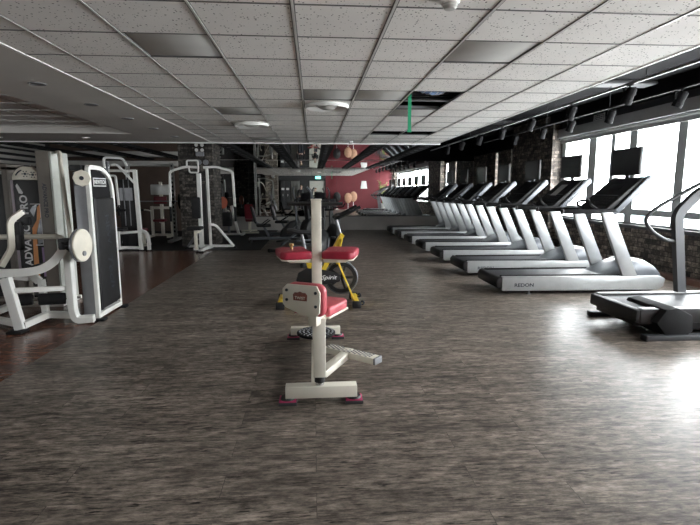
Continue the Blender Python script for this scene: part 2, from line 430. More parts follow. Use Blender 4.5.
for k, (a, b_) in enumerate(OPEN):
    s = M()
    for y, w in MULL[k+1]: s.bb(XR+.04, XR+.14, y-w/2, y+w/2, SILL, HEAD)
    s.bb(XR+.04, XR+.14, a, b_, SILL, SILL+.05).bb(XR+.03, XR+.14, a, b_, .99, 1.10).bb(XR+.04, XR+.14, a, b_, HEAD-.05, HEAD)
    w = struct('window_%d' % (k+1), s, FRAMEG, smooth=False)
    M().bb(XR+.085, XR+.095, a, b_, SILL, HEAD).build('pane', GLASS, w)
    if k == 1:
        M().bb(XR+.0, XR+.03, 1.7, 11.44, HEAD-.13, HEAD).cyl((XR+.0, 1.7, HEAD-.03), (XR+.0, 11.44, HEAD-.03), .03).build('roller_blind', VALANCE, w)
# wall behind the camera
struct('wall_back', M().bb(.93, XR+.2, YB-.2, YB, 0, HB), REDP)
struct('wall_back_left', M().bb(-7.7, -.35, YB-.2, YB, 0, HB).bb(-.35, .93, YB-.2, YB, 2.2, HB).bb(XL, -7.7, YB-.2, YB, 0, SILL).bb(XL, -7.7, YB-.2, YB, 2.5, HB), DARKW)
dr = struct('door_1', M().bb(-.35, -.27, YB-.12, YB+.02, 0, 2.2).bb(.85, .93, YB-.12, YB+.02, 0, 2.2).bb(-.35, .93, YB-.12, YB+.02, 2.13, 2.2), BLACK)
M().bb(-.27, .85, YB-.1, YB-.07, 0, 2.13).build('door_leaf', mat('pale door', (.55, .55, .5), .5, 0, .05), dr)
M().cyl((.72, YB-.06, .95), (.72, YB-.06, 1.25), .014).build('handle', CHROME, dr)

s = M()
for x in (-8.95, -8.35, -7.75): s.bb(x-.05, x+.05, YB-.14, YB-.04, SILL, 2.5)
s.bb(XL, -7.7, YB-.14, YB-.04, SILL, SILL+.06).bb(XL, -7.7, YB-.14, YB-.04, 2.44, 2.5)
w = struct('window_5', s, FRAMEG, smooth=False)  # window added behind the camera as fill light for the left machines
M().bb(XL, -7.7, YB-.095, YB-.085, SILL, 2.5).build('pane', GLASS, w)

# ---------------------------------------------------------------- ceiling things
PN = {(2, 8): 'grey flat light panel beside the camera-side tiles over the leg curl aisle', (6, 8): 'grey flat light panel in the tile field near the window side',
      (4, 11): 'grey panel directly before the round ceiling vent', (5, 11): 'grey panel between round vent panel and the open ceiling hole',
      (2, 13): 'grey panel two tiles before the smaller looking round vent', (6, 13): 'grey panel just beyond the open hole with blue duct',
      (2, 19): 'grey panel in the last tile row by the mirror ceiling', (4, 3): 'grey panel above the person taking the photograph', (1, 4): 'grey panel near the stone column behind the camera'}
for (i, j), lab in PN.items():
    t = thing('ceiling_light', lab, 'light panel', ((XS[i]+XS[i+1])/2, (YS[j]+YS[j+1])/2, H), 'flat ceiling light panels')
    M().bb(XS[i]+.02, XS[i+1]-.02, YS[j]+.02, YS[j+1]-.02, H+.004, H+.012, .003).build('diffuser', PANELG, t)
    M().bb(XS[i], XS[i+1], YS[j], YS[j+1], H+.012, H+.05).build('housing', GREYM, t)
def round_vent(x, y, lab):
    t = thing('ceiling_vent', lab, 'vent', (x, y, H), 'round ceiling vents')
    M().lathe([(.15, .002), (.20, -.03), (.262, -.045), (.275, -.02), (.265, 0), (.2, .002)], (x, y, H-.004), seg=36).build('rim', TRIMW, t)
    M().lathe([(0, -.05), (.07, -.05), (.11, -.03), (.12, -.01)], (x, y, H-.004), seg=32).build('cone', PANELG, t)
    M().lathe([(.0, 0), (.16, 0), (.2, -.022)], (x, y, H-.006), seg=32).build('throat', DGREY, t)
round_vent(.187, 6.33, 'round white ceiling vent beside the two grey panels')
round_vent(-.98, 8.15, 'round white ceiling vent over the aisle by the stone column')
def detector(x, y, lab):
    t = thing('smoke_detector', lab, 'smoke detector', (x, y, H), 'ceiling smoke detectors')
    M().lathe([(0, 0), (.055, 0), (.055, -.012), (.048, -.02), (0, -.02)], (x, y, H-.003)).build('base', TRIMW, t)
    M().lathe([(.04, -.02), (.042, -.035), (.03, -.048), (0, -.05)], (x, y, H-.003)).build('chamber', PANELG, t)
detector(.78, 2.87, 'white smoke detector on the tile over the front machine')
detector(.83, 10.85, 'small white detector in the last tile row before the mirror ceiling')
for k, (x, y, w) in enumerate([(-2.75, 5.3, 'over the leg curl seat'), (-2.75, 6.5, 'over the padded weight tower'), (-2.75, 7.7, 'third along the soffit'), (-2.75, 8.9, 'fourth along the soffit'),
                               (-2.75, 10.2, 'last along the soffit'), (-4.6, 10.5, 'on the cross soffit, nearer the aisle'), (-6.3, 10.5, 'on the cross soffit, middle one'), (-7.3, 10.5, 'on the cross soffit, by the dark wall')]):
    t = thing('downlight', 'round recessed downlight '+w, 'downlight', (x, y, H), 'soffit downlights')
    M().lathe([(.055, 0), (.075, -.008), (.085, -.004), (.085, .0)], (x, y, H-.006), seg=28).build('ring', GREYM if k < 5 else TRIMW, t)
    M().lathe([(0, 0), (.056, 0)], (x, y, H-.007), seg=24).build('lens', DGREY if k < 5 else LAMP, t)
# opened ceiling
t = thing('flexible_duct', 'blue mesh flexible duct showing through the open ceiling hole', 'duct', (1.3, 5.8, 2.6))
pts = [(1.02, 5.62, 2.74), (1.2, 5.62, 2.66), (1.36, 5.66, 2.62), (1.5, 5.78, 2.66), (1.54, 5.98, 2.78), (1.5, 6.3, 2.92)]
M().tube(pts, .105, .12, 16).build('hose', BLUE, t)
s = M()
P_ = fillet(pts, .12)
for p, q in list(zip(P_, P_[1:]))[::2]:
    d = (q-p).normalized(); s.lathe([(.107, -.006), (.112, 0), (.107, .006)], (p+q)/2, d, 16)
s.build('wire_hoop', TXTW, t)
s = M()
for y in (6.12, 6.26, 6.42): s.bb(.95, 1.9, y, y+.04, 2.62, 2.66)
tag(s.build('ceiling_batten', DGREY), 'dark battens inside the open ceiling hole', 'batten', kind='thing')
t = thing('hanging_strap', 'bright green strap hanging down from the open ceiling hole', 'strap', (1.13, 5.8, 2.51))
M().bb(1.113, 1.152, 5.796, 5.802, 2.13, 2.7).build('webbing', GREEN, t)
M().bb(1.107, 1.158, 5.79, 5.808, 2.122, 2.15, .004).build('stitched_end', GREEN, t)
# emergency lights on the columns
for y, lab in ((12.87, 'white twin headed emergency light on the far stone column'), (.0, 'white twin headed emergency light on the stone column behind the camera')):
    sg = -1 if y > 5 else 1
    t = thing('emergency_wall_lamp', lab, 'emergency light', (-2.9, y, 2.25), 'emergency lights')
    M().bb(-2.96, -2.76, y, y+sg*.08, 2.30, 2.41, .012).build('battery_box', GREYM, t)
    for dx in (-.07, .07):
        M().lathe([(0, 0), (.02, 0), (.042, .04), (.042, .06), (0, .06)], (-2.86+dx, y+sg*.05, 2.455), (0, sg, -.15)).cyl((-2.86+dx, y+sg*.05, 2.40), (-2.86+dx, y+sg*.05, 2.45), .015).build('lamp_head', TRIMW, t)
# track lights
def track(x, lab, ya, yb):
    zz = 2.775 if x < 4.5 else 2.80
    t = thing('lighting_track', lab, 'lighting track', (x, ya, zz), 'spotlight tracks')
    M().bb(x-.018, x+.018, ya, yb, zz-.014, zz+.014, .003).build('rail', VALANCE if x < 4.5 else BLACKM, t)
    y = ya+.4
    while y < yb:
        M().cyl((x, y, zz+.015), (x, y, 3.2), .006, seg=8).build('rod', DGREY, t); y += 2.2
track(4.0, 'pale lighting track hung along the edge of the tile ceiling', 3.2, 16.6)
track(4.92, 'dark lighting track hung closer to the windows', 3.2, 14)
spot = thing('track_spotlight', '', 'spotlight', (0, 0, 0), 'black track spotlights')
M().bb(-.02, .02, -.06, .06, -.012, .0, .003).cyl((0, 0, -.03), (0, 0, -.012), .012).build('adapter', BLACKM, spot)
M().bar((-.07, 0, -.028), (.07, 0, -.028), .025, .006).bar((-.07, 0, -.028), (-.07, 0, -.125), .006, .025).bar((.07, 0, -.028), (.07, 0, -.125), .006, .025).build('yoke', BLACKM, spot)
d = V((-.25, .35, -1)).normalized()
M().lathe([(0, -.095), (.05, -.095), (.058, -.08), (.06, .05), (.066, .055), (.066, .11), (.058, .11), (.054, .07), (0, .065)], (0, 0, -.125), d, 20).build('can', BLACKM, spot)
ordn = ['first', 'second', 'third', 'fourth', 'fifth', 'sixth', 'seventh', 'eighth']
SP = [(4.0, y, 2.7595) for y in (4.7, 6.1, 7.5, 8.9, 10.3, 11.7, 13.1, 14.5)]+[(4.92, y, 2.7845) for y in (6.4, 7.95, 9.2, 10.35, 11.8)]
for k, p in enumerate(SP):
    lab = ('black spotlight on the pale track, %s from the camera end' % ordn[k]) if k < 8 else ('black spotlight on the dark window-side track, %s from the camera end' % ordn[k-8])
    if k == 0: spot.location = p; spot['label'] = lab
    else: dup(spot, p, random.uniform(-.5, .5), lab)
for y, x0, x1, lab in ((7.75, 3.3, 5.55, 'long pale panel under the black ceiling, nearer one'), (12.4, 3.2, 5.3, 'long pale panel under the black ceiling before the far treadmills')):
    t = thing('ceiling_light_panel', lab, 'light panel', ((x0+x1)/2, y, HB), 'panels under the black ceiling')
    M().bb(x0, x1, y, y+.34, HB-.06, HB-.002, .008).build('casing', DARKW, t)
    M().bb(x0+.03, x1-.03, y+.03, y+.31, HB-.064, HB-.06).build('diffuser', BEAMG, t)
t = thing('wall_notice', 'small white printed notice on the grey beam above the windows', 'notice', (5.88, 9.9, 2.97))
M().bb(XR-.008, XR-.001, 9.72, 10.12, 2.86, 3.12).build('sheet', PAPER, t)
s = M()
for r_ in range(6):
    y = 9.75
    while y < 10.07:
        w = random.uniform(.02, .07); s.bb(XR-.0095, XR-.008, y, min(y+w, 10.09), 2.89+r_*.037, 2.905+r_*.037); y += w+.018
s.build('printed_lines', INK, t)
# ---------------------------------------------------------------- silver treadmills
def treadmill():
    t = thing('treadmill', '', 'treadmill', (0, 0, 0), 'row of silver treadmills')
    prof = [(.05, .055), (2.33, .04), (2.42, .1), (2.43, .2), (2.36, .238), (.05, .258)]
    for k, y in enumerate((0, .75)):
        o = M().prism(prof, 'Y', y, y+.07, .008).build('side_rail', SILVER, t)
        if k == 0: M().text('REDON', (.36, -.0015, .135), (1, 0, 0), (0, 0, 1), .068, width=1.2, thick=.02).build('lettering', INK, o)
    s = M()
    for y in (.075, .70): s.bb(.05, 2.0, y, y+.05, .2, .264, .008)
    s.build('foot_rail', BLACKM, t)
    M().bb(.03, 2.0, .125, .70, .17, .235, .02).build('running_deck', DGREY, t)
    M().bb(.0, 1.86, .13, .695, .2, .248, .02, 3).build('running_belt', BELT, t)
    M().prism([(-.02, .1), (.07, .075), (.07, .25), (.0, .245), (-.035, .2)], 'Y', .015, .805, .012).build('end_cap', BLACK, t)
    M().bb(.3, 2.2, .1, .72, .06, .17, .01).build('underframe', BLACK, t)
    st = [(1.56, .245, .25), (1.66, .29, .30), (1.82, .375, .32), (2.0, .445, .325), (2.14, .46, .325), (2.24, .445, .325), (2.36, .375, .32), (2.42, .30, .315), (2.43, .2, .31)]
    rings = []
    for x, z, w in st:
        ring = []
        for i in range(17):
            a = pi*i/16; ca, sa = cos(a), sin(a)
            ring.append(V((x, .41+w*math.copysign(abs(ca)**.45, ca), .19+(z-.19)*abs(sa)**.55)))
        rings.append(ring+[V((x, .41-w, .12)), V((x, .41+w, .12))])
    hood = M().loft(rings).build('motor_hood', SILVERG, t, ang=28)
    M().bb(1.9, 2.1, .3, .52, .452, .463, .004).build('hood_badge', BLACK, hood)
    for y in (.0, .758):
        M().prism([(1.80, .235), (2.02, .235), (1.585, 1.15), (1.405, 1.15)], 'Y', y+.004, y+.066, .012).build('upright', SILVER, t)
    for y in (.035, .79):
        h = M().bar((.86, y, 1.155), (1.66, y, 1.155), .06, .062, bev=.018).build('handrail', BLACKM, t)
        M().bb(.85, .88, y-.032, y+.032, 1.122, 1.19, .012).build('handrail_cap', DGREY, h)
    M().bar((1.55, .03, 1.14), (1.55, .79, 1.14), .12, .05).build('cross_bar', DGREY, t)
    M().tube([(1.5, .22, 1.17), (1.36, .22, 1.25), (1.40, .30, 1.30), (1.40, .52, 1.30), (1.36, .60, 1.25), (1.5, .60, 1.17)], .018, .05).build('grip_sensor_bar', BLACK, t)
    cp = [(1.48, 1.17), (1.58, 1.13), (2.10, 1.575), (2.07, 1.63), (2.0, 1.625)]
    co = M().prism(cp, 'Y', .055, .765, .012).build('console', BLACK, t)
    # face direction of the console
    a = V((1.48, 0, 1.17)); b_ = V((2.0, 0, 1.625)); d = (b_-a).normalized(); n = V((-d.z, 0, d.x))
    def face(u, y0, y1, hh, thick, name, m, parent):
        p = a+d*u+n*thick/2; rot = Matrix((V((0, 1, 0)), d, V((0, 1, 0)).cross(d))).transposed().to_4x4()
        return M().box((p.x, (y0+y1)/2, p.z), (y1-y0, hh, thick), rot, .002).build(name, m, parent)
    face(.49, .26, .56, .12, .006, 'display', SCREEN, co)
    face(.31, .13, .69, .012, .005, 'trim_line', GREYM, co)
    s = M()
    for r_ in range(3):
        for k in range(8):
            p = a+d*(.14+.055*r_)+n*.003; y = .17+k*.068
            rot = Matrix((V((0, 1, 0)), d, V((0, 1, 0)).cross(d))).transposed().to_4x4()
            s.box((p.x, y, p.z), (.04, .03, .008), rot, .003)
    s.build('button_pattern', DGREY, co)
    face(.05, .1, .3, .05, .012, 'bottle_tray', DGREY, co)
    for y0, y1 in ((.005, .05), (.77, .815)):
        M().prism([(1.55, 1.12), (1.63, 1.10), (2.14, 1.575), (2.115, 1.645), (2.055, 1.645)], 'Y', y0, y1, .012).build('console_side', SILVERG, t)
    mo = M().bb(1.965, 2.005, .1, .75, 1.66, 2.045, .008).build('monitor', BLACK, t)
    M().bb(1.9635, 1.9655, .12, .73, 1.685, 2.03).build('screen', SCREEN, mo)
    s = M().bb(2.0, 2.03, .38, .46, 1.5, 1.85, .006).bb(1.97, 2.04, .33, .51, 1.585, 1.61, .004)
    s.build('monitor_bracket', DGREY, t)
    for x, y in ((.45, .04), (.45, .78), (2.1, .04), (2.1, .78)):
        M().lathe([(0, 0), (.035, 0), (.035, .012), (.012, .02), (.01, .07), (0, .07)], (x, y, .0), seg=16).build('levelling_foot', GREYM, t)
    return t
TM = treadmill()
tl = ['silver treadmill closest to the dark-framed treadmill, whole side and lettering in view', 'second silver treadmill of the row, with a pale sheet on its console',
      'third silver treadmill of the row, counted from the dark-framed one', 'fourth silver treadmill, standing before the stone pillar', 'fifth silver treadmill, beside the far end of the stone pillar',
      'sixth silver treadmill, next to last before the mirror wall', 'seventh silver treadmill, last of the row, nearest the mirror wall']
for k in range(7):
    p = (2.56-.012*k, 6.45+1.5*k, 0)
    if k == 0: TM.location = p; TM['label'] = tl[0]
    else: dup(TM, p, 0, tl[k])
# sheet lying on the second console
a = V((2.548+1.70, 7.95, 1.3625)); d = V((.52, 0, .455)).normalized(); n = V((-d.z, 0, d.x))
rot = Matrix((V((0, 1, 0)), d, V((0, 1, 0)).cross(d))).transposed().to_4x4()
p = a+d*.12+n*.012+V((0, .42, 0))
tag(M().box(p, (.2, .28, .003), rot).build('paper_sheet', PAPER), 'pale paper sheet lying on the second silver treadmill console', 'paper')

# ---------------------------------------------------------------- dark treadmill in front of the window
t = thing('treadmill', 'dark-framed treadmill with curved handrail and black floor bars, partly out of view', 'treadmill', (4.2, 4.85, 0))
for y in (5.16, 4.42):
    M().bb(3.2, 5.5, y, y+.09, .14, .282, .012).build('side_rail', BLACK, t)
    M().bb(3.23, 5.5, y+.004, y+.086, .2815, .289, .003).build('foot_strip', SILVER, t)
M().bb(3.24, 5.45, 4.5, 5.17, .2, .268, .02).build('running_belt', BELT, t)
M().bb(3.2, 5.4, 4.5, 5.17, .1, .22, .01).build('deck', BLACK, t)
M().bb(3.165, 3.25, 4.43, 5.25, .15, .278, .02).build('end_cap', BLACK, t)
M().prism([(3.42, .035), (3.31, .17), (3.40, .30), (3.52, .315), (3.67, .24), (3.69, .08), (3.62, .035)], 'Y', 4.33, 4.92, .008).build('motor_housing', BLACKM, t)
M().bb(3.55, 5.4, 4.48, 5.2, .05, .14, .01).build('underframe', BLACK, t)
for y in (5.235, 4.29):
    f = M().bb(3.2, 4.3, y, y+.085, .0, .052, .008).build('floor_bar', DGREY, t)
    M().bb(3.185, 3.215, y-.004, y+.089, .0, .056, .006).build('bar_cap', BLACK, f)
for y in (5.2, 4.4):
    M().sweep(fillet([(4.22, y, .25), (4.09, y, 1.18), (4.32, y, 1.42), (4.62, y, 1.55)], .08), [(.05, -.035), (.05, .035), (-.05, .035), (-.05, -.035)], up=(0, 1, 0)).build('upright', mat('gunmetal paint', (.07, .072, .078), .5, .2, .06), t)
    M().tube([(4.75, y, 1.70), (4.33, y, 1.525), (3.83, y, 1.25), (3.70, y, 1.12), (3.80, y, .99), (3.98, y, .885), (4.12, y, .875)], .021, .1, 12).build('handrail', DGREY, t)
co = M().prism([(4.5, 1.50), (4.62, 1.44), (5.0, 1.75), (4.93, 1.82)], 'Y', 4.4, 5.22, .012).build('console', DGREY, t)
M().bb(4.6, 4.7, 4.45, 5.15, 1.47, 1.5, .01).build('tray', BLACK, t)
for x, y in ((4.9, 5.2), (4.9, 4.46), (5.4, 5.2), (5.4, 4.46)):
    M().cyl((x, y, 0), (x, y, .15), .03).build('levelling_foot', BLACK, t)
hood = M().prism([(4.6, .27), (4.75, .40), (5.25, .44), (5.5, .3), (5.5, .1), (4.6, .1)], 'Y', 4.44, 5.22, .02).build('motor_hood', DGREY, t)

# ---------------------------------------------------------------- waist twist station in the middle
t = thing('waist_twister', 'cream two-seat waist twist machine with red pads in the middle of the floor', 'exercise machine', (.03, 3.9, 0))
BM = mat('cream base paint', (.74, .71, .62), .35, 0, .05, 5)
M().bb(-.205, .285, 3.15, 3.235, .042, .125, .005).build('base_beam', BM, t)
M().bb(-.235, .25, 4.62, 4.70, .042, .115, .005).build('base_beam', BM, t)
M().bb(-.03, .045, 3.23, 4.63, .045, .105, .005).build('spine_beam', BM, t)
MAGENTA = mat('magenta foot layer', (.42, .04, .12), .5, 0, .15)
for x, y in ((-.19, 3.19), (.265, 3.19), (-.21, 4.66), (.225, 4.66)):
    f = M().bb(x-.062, x+.062, y-.06, y+.06, 0, .022, .003).build('rubber_foot', DGREY, t)
    M().bb(x-.058, x+.058, y-.056, y+.056, .022, .029, .002).build('foot_pad', MAGENTA, f)
    M().lathe([(0, .03), (.052, .03), (.045, .044), (0, .044)], (x, y, 0)).build('foot_cup', BLACK, f)
p = M().bb(-.013, .072, 3.155, 3.24, .185, .60, .006).build('swivel_post', BM, t)
M().cyl((.03, 3.197, .145), (.03, 3.197, .186), .036).build('bearing_collar', BLACK, t)
M().cyl((.03, 3.197, .12), (.03, 3.197, .15), .03).build('bearing_stub', CHROME, t)
p = M().bb(-.02, .063, 4.0, 4.083, .1, 1.37, .005).build('tall_post', CREAM, t)
M().bb(-.024, .067, 3.996, 4.087, 1.365, 1.378, .004).build('post_cap', CREAM, p)
M().bb(-.026, .069, 3.99, 4.093, .89, .91, .003).build('pad_clamp', CREAM, t)
h = M().cyl((-.22, 4.10, 1.335), (.245, 4.10, 1.335), .016).build('handlebar', BLACK, t)
M().bb(-.01, .05, 4.08, 4.115, 1.30, 1.36, .004).build('bar_clamp', BLACK, t)
for sg in (-1, 1):
    def pad(z0, z1, ins):
        cx_, w = (-.163, .130) if sg < 0 else (.215, .137)
        pl = [(cx_-w+ins+.04*(sg < 0), 3.82+ins), (cx_+w-ins-.04*(sg > 0), 3.82+ins), (cx_+w-ins, 3.86), (cx_+w-ins, 4.10), (cx_+w-ins-.03, 4.14-ins), (cx_-w+ins+.03, 4.14-ins), (cx_-w+ins, 4.10), (cx_-w+ins, 3.86)]
        m_ = M().prism(pl, 'Z', z0, z1, .022 if ins == 0 else .004, 4)
        a_ = -sg*R(14); px_ = .022+sg*.04
        for i, v in enumerate(m_.v):
            x_, y_ = v.x-px_, v.y-3.9; m_.v[i] = V((px_+x_*cos(a_)-y_*sin(a_), 4.05+x_*sin(a_)+y_*cos(a_), v.z+.03*(v.y-4.0)))
        return m_
    o = pad(.888, .955, 0).build('arm_pad', REDV, t)
    pad(.876, .889, .012).build('pad_board', CREAM, o)
    M().bar((.02+.03*sg, 4.04, .862), (.03+sg*.24, 4.02, .862), .04, .025).build('pad_bracket', CREAM, t)
    if sg < 0: M().lathe([(0, 0), (.012, 0), (.012, .03), (.02, .035), (.02, .05), (0, .055)], (-.19, 4.10, .952)).build('adjuster_knob', BRASS, o)
    M().text('fit', (-.165 if sg < 0 else .225, 3.98, .957), (1, 0, .0), (0, 1, 0), .10, ext=.0004, width=1.5).build('pad_print', PINKV, o)
# swivelled seat, built square and turned on its post
ang = R(-27.6); P0 = V((.03, 3.197, 0)); l = V((cos(ang), sin(ang), 0)); dd = V((-sin(ang), cos(ang), 0))
def SW(m):
    for i, v in enumerate(m.v): m.v[i] = P0+l*v.x+dd*v.y+V((0, 0, v.z))
    return m
s = SW(M().prism([(-.235, .06), (.05, .06), (.05, .36), (.02, .40), (-.2, .40), (-.235, .36)], 'Z', .585, .655, .02, 4)).build('seat', PINKV, t)
SW(M().bb(-.23, .045, .07, .39, .572, .587, .004)).build('seat_board', CREAM, s)
SW(M().bar((0, 0, .585), (-.1, .2, .578), .09, .04)).build('seat_bracket', CREAM, t)
b_ = SW(M().prism([(-.215, .70), (-.19, .675), (-.07, .632), (.035, .632), (.06, .655), (.065, .79), (.04, .835), (-.18, .835), (-.215, .80)], 'Y', -.115, -.098, .004)).build('backrest_plate', CREAM, t)
SW(M().prism([(-.20, .68), (.055, .62), (.085, .66), (.085, .81), (.05, .843), (-.165, .843), (-.205, .81)], 'Y', -.097, -.035, .022, 4)).build('backrest_pad', PINKV, t)
s = M()
for x, z in ((-.18, .795), (.035, .79), (-.18, .73), (.035, .70)): s.cyl((x, -.115, z), (x, -.122, z), .010, seg=12)
SW(s).build('bolt', INK, b_)
e = SW(M().prism([(-.13, .73), (-.03, .73), (-.027, .77), (-.04, .784), (-.06, .784), (-.08, .792), (-.10, .784), (-.12, .784), (-.133, .77)], 'Y', -.118, -.114, .001)).build('emblem', mat('brown red emblem', (.24, .075, .05), .5, 0, .3, 60), b_)
SW(M().text('TWIST', (-.08, -.1185, .748), (1, 0, 0), (0, 0, 1), .026, thick=.01)).build('emblem_lettering', CREAM, e)
SW(M().bb(-.03, .03, -.10, .02, .56, .64, .006)).build('backrest_bracket', CREAM, t)
# foot rest arm
M().bar((.05, 3.45, .10), (.285, 3.80, .150), .075, .055, bev=.005).build('footrest_arm', BM, t)
f = M().bar((.105, 3.90, .145), (.475, 3.585, .145), .10, .05, bev=.006).build('footrest_bar', BM, t)
s = M(); q0 = V((.105, 3.90, .171)); q1 = V((.475, 3.585, .171)); dr_ = (q1-q0).normalized(); sd = V((dr_.y, -dr_.x, 0))
rot = Matrix((dr_, sd, dr_.cross(sd))).transposed().to_4x4()
for k in range(17):
    for j in (-1, 0, 1):
        s.box(q0+dr_*(.02+k*.026)+sd*(j*.03+(.008 if k % 2 else -.008)), (.014, .012, .006), rot)
s.build('tread_plate', GREYM, f)
M().bar(tuple(q1-V((0, 0, .026))), tuple(q1+dr_*.02-V((0, 0, .026))), .104, .054, bev=.005).build('end_plug', GREYM, f)
# twist disc
d_ = M().lathe([(0, .108), (.165, .108), (.18, .118), (.18, .132), (.17, .138), (0, .138)], (.012, 4.42, 0), seg=40).build('twist_disc', BLACKM, t)
s = M()
for ring, cnt in ((.04, 6), (.08, 12), (.12, 18), (.155, 24)):
    for k in range(cnt): s.lathe([(0, .007), (.006, .006), (.01, 0)], (.012+ring*cos(2*pi*k/cnt), 4.42+ring*sin(2*pi*k/cnt), .138), seg=8)
s.build('tread_pattern', GREYM, d_)
M().cyl((.012, 4.42, .1), (.012, 4.42, .11), .1).build('disc_bearing', DGREY, t)

# ---------------------------------------------------------------- yellow spin bike (front towards +x)
t = thing('spin_bike', 'yellow and black spinning bike with large flywheel behind the cream twist machine', 'exercise bike', (.05, 6.1, 0))
fx, fz = .345, .345
w = M().lathe([(.15, -.022), (.205, -.022), (.212, -.015), (.212, .015), (.205, .022), (.15, .022), (.15, -.022)], (fx, 6.1, fz), (0, 1, 0), 48).build('flywheel', BLACK, t)
M().lathe([(.197, -.0235), (.213, -.017), (.214, 0), (.213, .017), (.197, .0235)], (fx, 6.1, fz), (0, 1, 0), 48).build('flywheel_rim', GREYM, w)
s = M()
for k in range(5):
    a = 2*pi*k/5; s.bar((fx, 6.1, fz), (fx+.15*cos(a), 6.1, fz+.15*sin(a)), .03, .03, up=(0, 1, 0))
s.build('spoke', BLACK, w)
g_ = M().prism([(-.23, .32), (-.2, .42), (-.1, .475), (.05, .47), (.26, .42), (.33, .385), (.33, .305), (.24, .28), (.0, .25), (-.16, .26)], 'Y', 6.03, 6.065, .01).build('chain_guard', BLACK, t)
M().text('Spirit', (.18, 6.0285, .357), (1, 0, .0), (0, 0, 1), .075, shear=.35, width=1.2, thick=.006).build('lettering', TXTW, g_)
M().flat([(-.40, 6.1, .07), (.02, 6.1, .28), (.36, 6.1, .90)], .06, .10, .1, up=(0, 1, 0)).build('main_frame', YELL, t)
M().flat([(-.02, 6.1, .28), (-.09, 6.1, .62)], .05, .06, up=(0, 1, 0)).build('seat_tube', YELL, t)
M().flat([(-.06, 6.1, .5), (.25, 6.1, .7)], .05, .06, up=(0, 1, 0)).build('top_tube', YELL, t)
M().text('Bike', (.25, 6.066, .72), (.48, 0, .87), (-.87, 0, .48), .055, shear=.2, thick=.006).build('lettering', INK, t)
for y in (6.04, 6.16):
    M().flat([(.35, y, .84), (.29, y, .58), (.46, y, .17), (.50, y, .06)], .022, .06, .04, up=(0, 1, 0)).build('fork_blade', YELL, t)
M().flat([(.30, 6.03, .55), (.30, 6.17, .55)], .05, .05).build('fork_crown', YELL, t)
for x, nm in ((-.42, 'rear_foot'), (.52, 'front_foot')):
    f = M().bb(x-.035, x+.035, 5.84, 6.36, .025, .085, .008).build(nm, YELL, t)
    for y in (5.82, 6.33):
        M().bb(x-.055, x+.055, y, y+.05, 0, .09, .012).build('end_foot', BLACK, f)
    if x > 0:
        for y in (5.88, 6.32):
            M().lathe([(0, -.015), (.022, -.015), (.03, -.01), (.03, .01), (.022, .015), (0, .015)], (x+.075, y, .06), (0, 1, 0), 20).build('transport_wheel', BLACK, f)
            M().bar((x+.02, y, .06), (x+.08, y, .06), .03, .02).build('wheel_fork', YELL, f)
M().flat([(-.42, 6.1, .07), (-.2, 6.1, .2)], .05, .05).build('rear_strut', YELL, t)
M().cyl((.35, 6.1, .84), (.275, 6.1, 1.1), .021).build('handlebar_stem', GREYM, t)
M().cyl((-.09, 6.1, .6), (-.155, 6.1, .92), .019).build('seat_post', GREYM, t)
M().ball((.25, 6.02, .66), (.022, .022, .022)).cyl((.28, 6.06, .66), (.25, 6.02, .66), .008).build('resistance_knob', BRASS, t)
hb = M().tube([(.27, 6.02, 1.10), (.27, 5.86, 1.11), (.40, 5.84, 1.16), (.56, 5.86, 1.25)], .018, .06).tube([(.27, 6.18, 1.10), (.27, 6.34, 1.11), (.40, 6.36, 1.16), (.56, 6.34, 1.25)], .018, .06).tube([(.27, 5.86, 1.11), (.27, 6.34, 1.11)], .018).tube([(.29, 6.0, 1.11), (.46, 6.02, 1.19), (.46, 6.18, 1.19), (.29, 6.2, 1.11)], .016, .05).build('handlebar', BLACKM, t)
M().bb(.23, .33, 6.04, 6.16, 1.10, 1.14, .012).build('bottle_holder', BLACK, t)
rings = []
for x, w_, z in ((-.33, .10, .965), (-.27, .115, .97), (-.19, .085, .95), (-.08, .035, .945), (-.03, .022, .935)):
    rings.append([V((x, 6.1+w_*cos(2*pi*i/12), z-.02+.028*sin(2*pi*i/12))) for i in range(12)])
M().loft(rings).build('saddle', VINYLB, t)
for y, z in ((6.02, .22), (6.18, .48)):
    M().bar((.0, y-.02, .35), (.0, y-.02, z), .03, .018).build('crank_arm', DGREY, t)
    M().bb(-.05, .05, y-.09 if y < 6.1 else y, y-.03 if y < 6.1 else y+.07, z-.015, z+.015, .006).build('pedal', BLACK, t)
